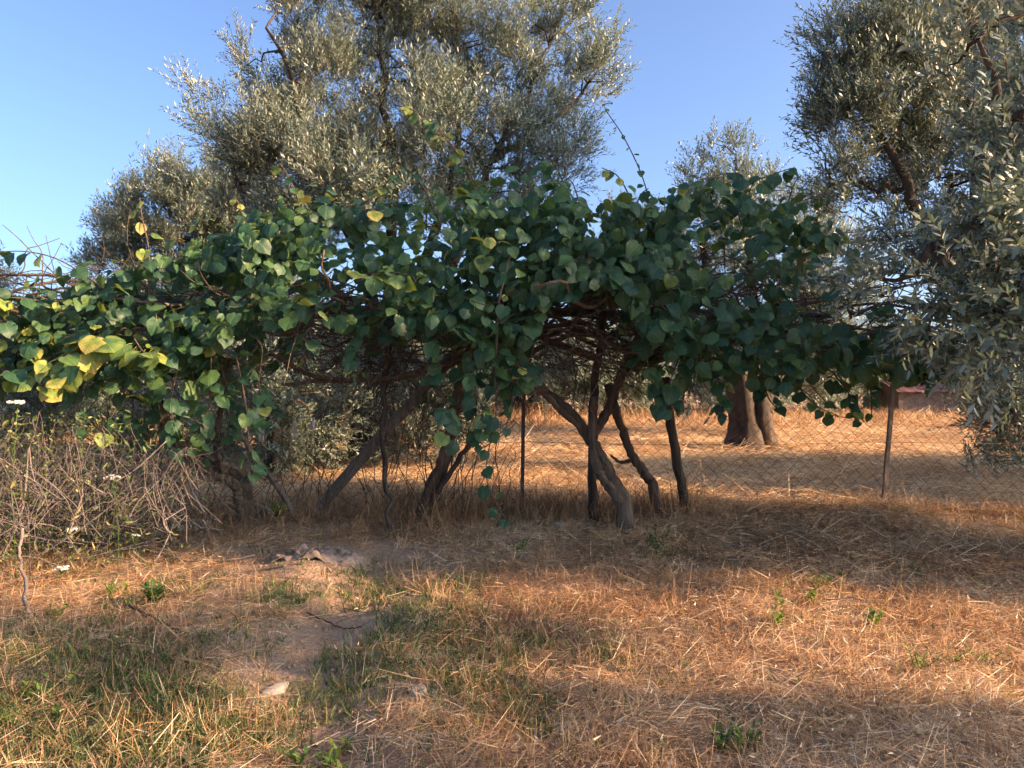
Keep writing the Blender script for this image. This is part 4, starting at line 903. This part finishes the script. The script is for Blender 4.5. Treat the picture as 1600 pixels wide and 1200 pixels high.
def on_ground(pts_px, lift=.0):
    out = []
    for px, py, h in pts_px:
        a = G(px, py); out.append([a[0], a[1], float(gz(a[0], a[1]))+lift+h])
    return np.array(out)
gs = 'sticks and branches lying on the ground'
pole('fallen_branch', 'long pale curved branch lying in front of the bramble heap', 'branch', on_ground([(158, 848, .06), (230, 868, .05), (290, 886, .03), (350, 891, .03), (398, 884, .04)]), .010, .006, 'twig', gs, 7, .06, .004, seed=11)
pole('fallen_log', 'rotting grey log half sunk in straw below the crooked trunk', 'log', on_ground([(238, 842, .01), (285, 832, .03), (335, 822, .03)]), .045, .055, 'grey_wood', gs, 10, .12, .01, seed=12)
pole('fallen_stick', 'dark stick lying on the grass in the left foreground', 'stick', on_ground([(203, 953, .05), (240, 970, .03), (290, 990, .02)]), .010, .007, 'dark_wood', gs, 7, .08, .004, seed=13)
pole('fallen_stick', 'bare grey stick standing out of the bramble heap at the frame edge', 'stick', [np.append(G(44, 958), 0.0), P(37, 900, 4.9), P(30, 860, 4.95), P(36, 825, 5.0)], .012, .010, 'twig', gs, 7, .08, .006, seed=14)
pole('fallen_stick', 'thin straight stick across the bare earth path', 'stick', on_ground([(480, 955, .02), (530, 968, .015), (565, 975, .02)]), .005, .004, 'dark_wood', gs, 6, .05, .003, seed=15)
pole('fallen_stick', 'long pale straw stalk lying level in the right foreground', 'stalk', on_ground([(1060, 1104, .05), (1130, 1105, .06), (1205, 1098, .05)]), .003, .0025, 'twig', gs, 5, 0, .002, seed=16)
pole('fallen_stick', 'pale straw stalk bent over the edge of the shaded straw', 'stalk', on_ground([(1290, 958, .06), (1340, 962, .08), (1375, 966, .06)]), .004, .003, 'twig', gs, 5, 0, .003, seed=17)

# ------------------------------------------------------------------ stones, sack, rags
def rock(label, px, py, sx, sy, sz, seed, m='stone'):
    q = np.random.default_rng(seed); a = G(px, py)
    g = Geo(); nu, nv = 14, 9
    th = np.linspace(0, 2*PI, nu, endpoint=False); ph = np.linspace(0, PI, nv)
    T, H = np.meshgrid(th, ph); d = np.stack([np.sin(H)*np.cos(T), np.sin(H)*np.sin(T), np.cos(H)], -1)
    r = np.ones(T.shape)
    for _ in range(9):
        k = norm(q.normal(0, 1, 3)); c = q.uniform(.62, .9); dt = d@k; r = np.minimum(r, np.where(dt > 0, c/np.maximum(dt, 1e-3), 9))
    v = d*r[..., None]*np.array([sx, sy, sz])
    v = v*(1+.03*q.normal(0, 1, T.shape))[..., None]
    v[0] = v[0].mean(0); v[-1] = v[-1].mean(0)
    i = np.arange(nv-1)[:, None]*nu; j = np.arange(nu)[None]; k = (j+1) % nu
    g.add(v, np.stack([i+j, i+nu+j, i+nu+k, i+k], -1).reshape(-1, 4))
    o = obj('stone', g.mesh('stone', M[m], True)); o.location = (a[0], a[1], float(gz(a[0], a[1]))+sz*.12); o.rotation_euler = (0, 0, q.random()*3)
    tag(o, label, 'stone', 'stones on the ground')
rock('pale flat stone beside the bare earth path', 430, 1062, .095, .055, .032, 12)
rock('grey stone half hidden under the trellis near the pale forked trunk', 875, 828, .10, .07, .07, 3)
rock('grey clod of earth at the rim of the bare path', 655, 1080, .05, .04, .03, 4)
rock('small grey stone at the foot of the thin ragged stake', 603, 800, .07, .05, .06, 5)
rock('flat straw coloured stone in the middle of the dry foreground', 880, 1122, .06, .05, .022, 6)
def sack():
    q = np.random.default_rng(8); a = G(505, 885); g = Geo(); nx, ny = 84, 56
    U, V = np.meshgrid(np.linspace(-.5, .5, nx), np.linspace(-.5, .5, ny))
    X = U*.7+.05*fbm(U*5, V*5, 1); Y = V*.44+.08*fbm(U*4+3, V*4, 2)+U*.12
    F = np.abs(fbm(U*4.4+11, V*3.4, 3, 5))
    rr = np.hypot(U*1.9, V*1.9)+.55*fbm(U*6, V*6, 5); fall = np.clip(1.02-rr, 0, 1)**.55
    Z = .35*F
    for k_ in range(7):
        an = q.random()*PI; fr = q.uniform(5, 13); wv = 5*fbm(U*3+k_*7, V*3, 15+k_)
        Z = Z+.030*(1-np.abs(np.sin((U*math.cos(an)+V*math.sin(an))*fr+wv+q.random()*6)))**2.2
    Z = -.014+fall*Z
    Z = Z+gz(X+a[0], Y+a[1])
    i = np.arange(ny-1)[:, None]*nx; j = np.arange(nx-1)[None]
    f = np.stack([i+j, i+j+1, i+nx+j+1, i+nx+j], -1).reshape(-1, 4)
    edge = 1-.5*np.hypot(U*2, V*2); keep = ((np.hypot(U*1.9, V*1.9)+.5*fbm(U*6, V*6, 5)) < .98).ravel()
    f = f[keep[f].all(1)]
    g.add(np.stack([X, Y, Z], -1), f); o = obj('crumpled_sack', g.mesh('crumpled_sack', M['rag'])); o.location = (a[0], a[1], 0)
    md = o.modifiers.new('thick', 'SOLIDIFY'); md.thickness = .004
    tag(o, 'crumpled brown grey sack lying on the bare earth mound', 'sack')
sack()
def rag(label, px, py, w_, h, seed):
    q = np.random.default_rng(seed); c = P(px, py, FY-.06); g = Geo(); nx, ny = 7, 16
    U, V = np.meshgrid(np.linspace(-.5, .5, nx), np.linspace(0, 1, ny))
    wd = w_*(.35+.9*V*(1-V)*2.2+.2*fbm(V*3+seed, V, seed)); X = U*wd+.03*fbm(V*3, U*0+seed, 4); Z = -V*h; Y = .04*np.sin(U*7+seed)*(.3+V)+.03*fbm(U*3, V*4, seed)
    i = np.arange(ny-1)[:, None]*nx; j = np.arange(nx-1)[None]
    g.add(np.stack([X, Y-.02, Z], -1), np.stack([i+j, i+j+1, i+nx+j+1, i+nx+j], -1).reshape(-1, 4))
    o = obj('white_rag', g.mesh('white_rag', M['white_rag'])); o.location = [float(k) for k in c]
    md = o.modifiers.new('thick', 'SOLIDIFY'); md.thickness = .003
    tag(o, label, 'rag', 'white rags tied to the fence')
rag('longest white rag strip hanging on the fence beside the kiwi leaves', 411, 643, .075, .30, 1)
rag('narrow white rag strip, the middle one of three on the fence', 462, 652, .03, .20, 2)
rag('short twisted white rag strip nearest the tall olive trunk', 490, 652, .045, .16, 3)

# ------------------------------------------------------------------ bramble heap and wild carrots
def bramble():
    q = np.random.default_rng(91)
    c = np.array([-3.75, 5.9, 0]); root = thing('bramble_heap', 'tangled heap of dry grey bramble stems below the yellow leaves', 'brush', c)
    def cane(q, r):
        a = c+np.array([q.normal(0, .75), q.normal(0, .45), 0]); a[2] = float(gz(a[0], a[1]))+q.uniform(0, .45)
        az = q.random()*2*PI; L = q.uniform(.5, 1.5); up = q.uniform(.1, 1.15)
        b = a+np.array([math.cos(az)*L, math.sin(az)*L*.5, up*.35]); m = (a+b)/2+np.array([0, 0, up*.5])+q.normal(0, .08, 3)
        hb = float(gz(b[0], b[1]))+.02; b[2] = max(b[2], hb)
        top = 1.15-.35*max(0, (m[0]+3.2))
        m[2] = min(m[2], top); b[2] = min(b[2], top)
        b[0] = min(b[0], -2.3); m[0] = min(m[0], -2.4)
        return smooth_path(wander(a, m, 4, .1, q).tolist()[:-1]+wander(m, b, 4, .12, q).tolist(), 14)
    for k in range(85):
        g = Geo(); r = .0028+.0075*q.random()**2.5; tube(g, local(root, cane(q, r)), np.linspace(r, r*.4, 14), 5, .05, cap=False, seed=k); obj('stem', g.mesh('bramble_stem', M['twig']), root)
    g = Geo()
    for k in range(520):
        p = cane(q, 0); tube(g, local(root, p[2:11]), np.linspace(.003, .0012, 9), 4, cap=False)
    tag(obj('twigs', g.mesh('bramble_twigs', M['twig']), root), kind='stuff')
    g = Geo(); n = 5200
    p = np.stack([c[0]+q.normal(0, .8, n), c[1]+q.normal(0, .45, n), q.random(n)**1.1*1.15], -1); p = p[p[:, 0] < -2.35]; n = len(p)
    leaf_quads(g, local(root, p), rand_dir(n, q), rand_dir(n, q), q.uniform(.02, .075, n), q.uniform(.006, .02, n), q.random(n)**.8, True)
    tag(obj('leaves', g.mesh('bramble_leaves', M['green']), root), kind='stuff')
bramble()
def umbel(label, px, py, Y, r, seed, h=None):
    q = np.random.default_rng(seed); top = P(px, py, Y); gx, gy = top[0]+q.normal(0, .05), Y+.03
    root = thing('wild_carrot', label, 'flower', (gx, gy, float(gz(gx, gy))), 'white flowering wild carrots')
    b = np.array([gx, gy, float(gz(gx, gy))]); g = Geo()
    tube(g, local(root, smooth_path([b, (b+top)/2+q.normal(0, .02, 3), top-[0, 0, r*.8]], 10)), np.linspace(.0045, .003, 10), 5, tint=.5); obj('stem', g.mesh('carrot_stem', M['weed']), root)
    g = Geo(); gr_ = Geo()
    for k in range(22):
        a = q.random()*6.3; rr = r*math.sqrt(q.random()); e = top+np.array([math.cos(a)*rr, math.sin(a)*rr, -.25*rr*rr/r+q.normal(0, .003)])
        tube(gr_, local(root, np.linspace(top-[0, 0, r*.8], e, 4)), .0014, 3, cap=False)
        d = rand_dir(14, q); d[:, 2] = np.abs(d[:, 2]); leaf_quads(g, local(root, e+d*.004), d, rand_dir(14, q), np.full(14, r*.22), np.full(14, r*.16), np.full(14, .5))
    hd = obj('flower_head', g.mesh('carrot_head', M['petal'], False), root); obj('rays', gr_.mesh('carrot_rays', M['weed']), hd)
umbel('white umbel on a stem above the middle of the bramble heap', 176, 745, 5.6, .055, 1)
umbel('pale white umbel low in the grass at the foot of the brambles', 96, 888, 5.3, .05, 2)
umbel('small white umbel at the edge of the brambles near the fallen branch', 212, 836, 5.6, .03, 3)
umbel('greyish white umbel just behind the low pale umbel', 113, 826, 5.6, .05, 4)
umbel('white umbel standing highest among the yellow leaves at the frame edge', 27, 628, 5.4, .055, 5)

# ------------------------------------------------------------------ small weeds
def weed(label, px, py, h, nstem, tint, seed, leafl=.05, leafw=.35, group=None):
    q = np.random.default_rng(seed); a = G(px, py); z0 = float(gz(a[0], a[1]))
    root = thing('weed', label, 'weed', (a[0], a[1], z0), group); g = Geo(); gl = Geo()
    for s in range(nstem):
        d = norm(np.array([q.normal(0, .55), q.normal(0, .55), 1])); L = h*q.uniform(.65, 1.1)
        p = smooth_path([np.array([q.normal(0, .02), q.normal(0, .02), 0]), d*L*.5+q.normal(0, .008, 3), d*L], 8); tube(g, p, np.linspace(.003, .0015, 8), 4, cap=False, tint=.4)
        nl = 9; k = (np.linspace(.12, 1, nl)*7).astype(int); az = np.arange(nl)*2.4+q.random()*6
        dd = norm(np.stack([np.cos(az), np.sin(az), np.full(nl, .75)], -1)); nn = norm(np.stack([-np.cos(az)*.6, -np.sin(az)*.6, np.full(nl, 1.)], -1)+q.normal(0, .2, (nl, 3)))
        LL = leafl*q.uniform(.7, 1.2, nl); leaf_quads(gl, p[k], dd, nn, LL, LL*leafw, np.clip(tint+q.normal(0, .15, nl), 0, 1), True)
    obj('stems', g.mesh('weed_stems', M['weed']), root); tag(obj('leaves', gl.mesh('weed_leaves', M['weed']), root), kind='stuff')
weed('bright yellow green weed at the foot of the crooked kiwi trunk', 433, 816, .17, 6, .95, 1, .075, .6)
weed('broad leaved dark green weed beside the dark fallen stick', 240, 945, .12, 6, .15, 2, .09, .35)
weed('upright pale green weed by the bare path at the bottom edge', 520, 1185, .11, 4, .85, 3, .05, .22)
weed('leafy weed at the foot of the shaded straw beyond the pale forked trunk', 1025, 872, .22, 6, .2, 4, .05, .4)
weed('weed with small pale leaves at the edge of the sunlit straw', 1362, 985, .12, 4, .6, 5, .05, .5)
weed('tuft of low weeds beneath the lowest hanging kiwi leaves', 815, 868, .16, 5, .5, 6, .04, .4)
qs = np.random.default_rng(64)
for k in range(32):
    if k % 3 == 0: cx_, cy_ = qs.uniform(20, 1590), qs.uniform(890, 1180)
    px = cx_+qs.normal(0, 45); py = cy_+qs.normal(0, 14)
    weed('small green weed sprouting in the dry straw', px, py, qs.uniform(.05, .12), int(qs.integers(3, 7)), qs.uniform(.3, .8), 200+k, qs.uniform(.02, .045), qs.uniform(.2, .45), 'small weeds in the straw')

# ------------------------------------------------------------------ far shed with a maroon roof
def shed():
    D = 26.5; c = P(1470, 600, D); root = thing('shed', 'low shed with a maroon ridged roof beyond the tall dry grass', 'shed', (c[0], D, 0))
    W, Dp = 4.2, 2.6
    g = Geo(); x = W/2; y = Dp/2
    v = np.array([(-x, -y, -.1), (x, -y, -.1), (x, y, -.1), (-x, y, -.1), (-x, -y, .75), (x, -y, .75), (x, y, 1.5), (-x, y, 1.5)])
    g.add(v, np.array([[0, 1, 5, 4], [1, 2, 6, 5], [2, 3, 7, 6], [3, 0, 4, 7], [4, 5, 6, 7]])); obj('wall', g.mesh('shed_wall', M['render_wall'], False), root)
    for r_ in range(9):
        g = Geo(); n = 64; xs = np.linspace(-x-.15, x+.15, n); t0, t1 = r_/9, (r_+1.15)/9
        row = lambda t, lift: np.stack([xs, np.full(n, -y-.2+(Dp+.4)*t), .78+.8*t-.06+lift+.03*np.abs(np.sin(xs*9))], -1)
        a = row(t0, .075); b = row(t1, .03); lo = row(t0, .03); i = np.arange(n-1)
        g.add(np.concatenate([lo, a, b]), np.concatenate([np.stack([i, i+1, i+1+n, i+n], -1), np.stack([i+n, i+1+n, i+1+2*n, i+2*n], -1)])); obj('roof_course', g.mesh('roof_course', M['maroon']), root)
shed()
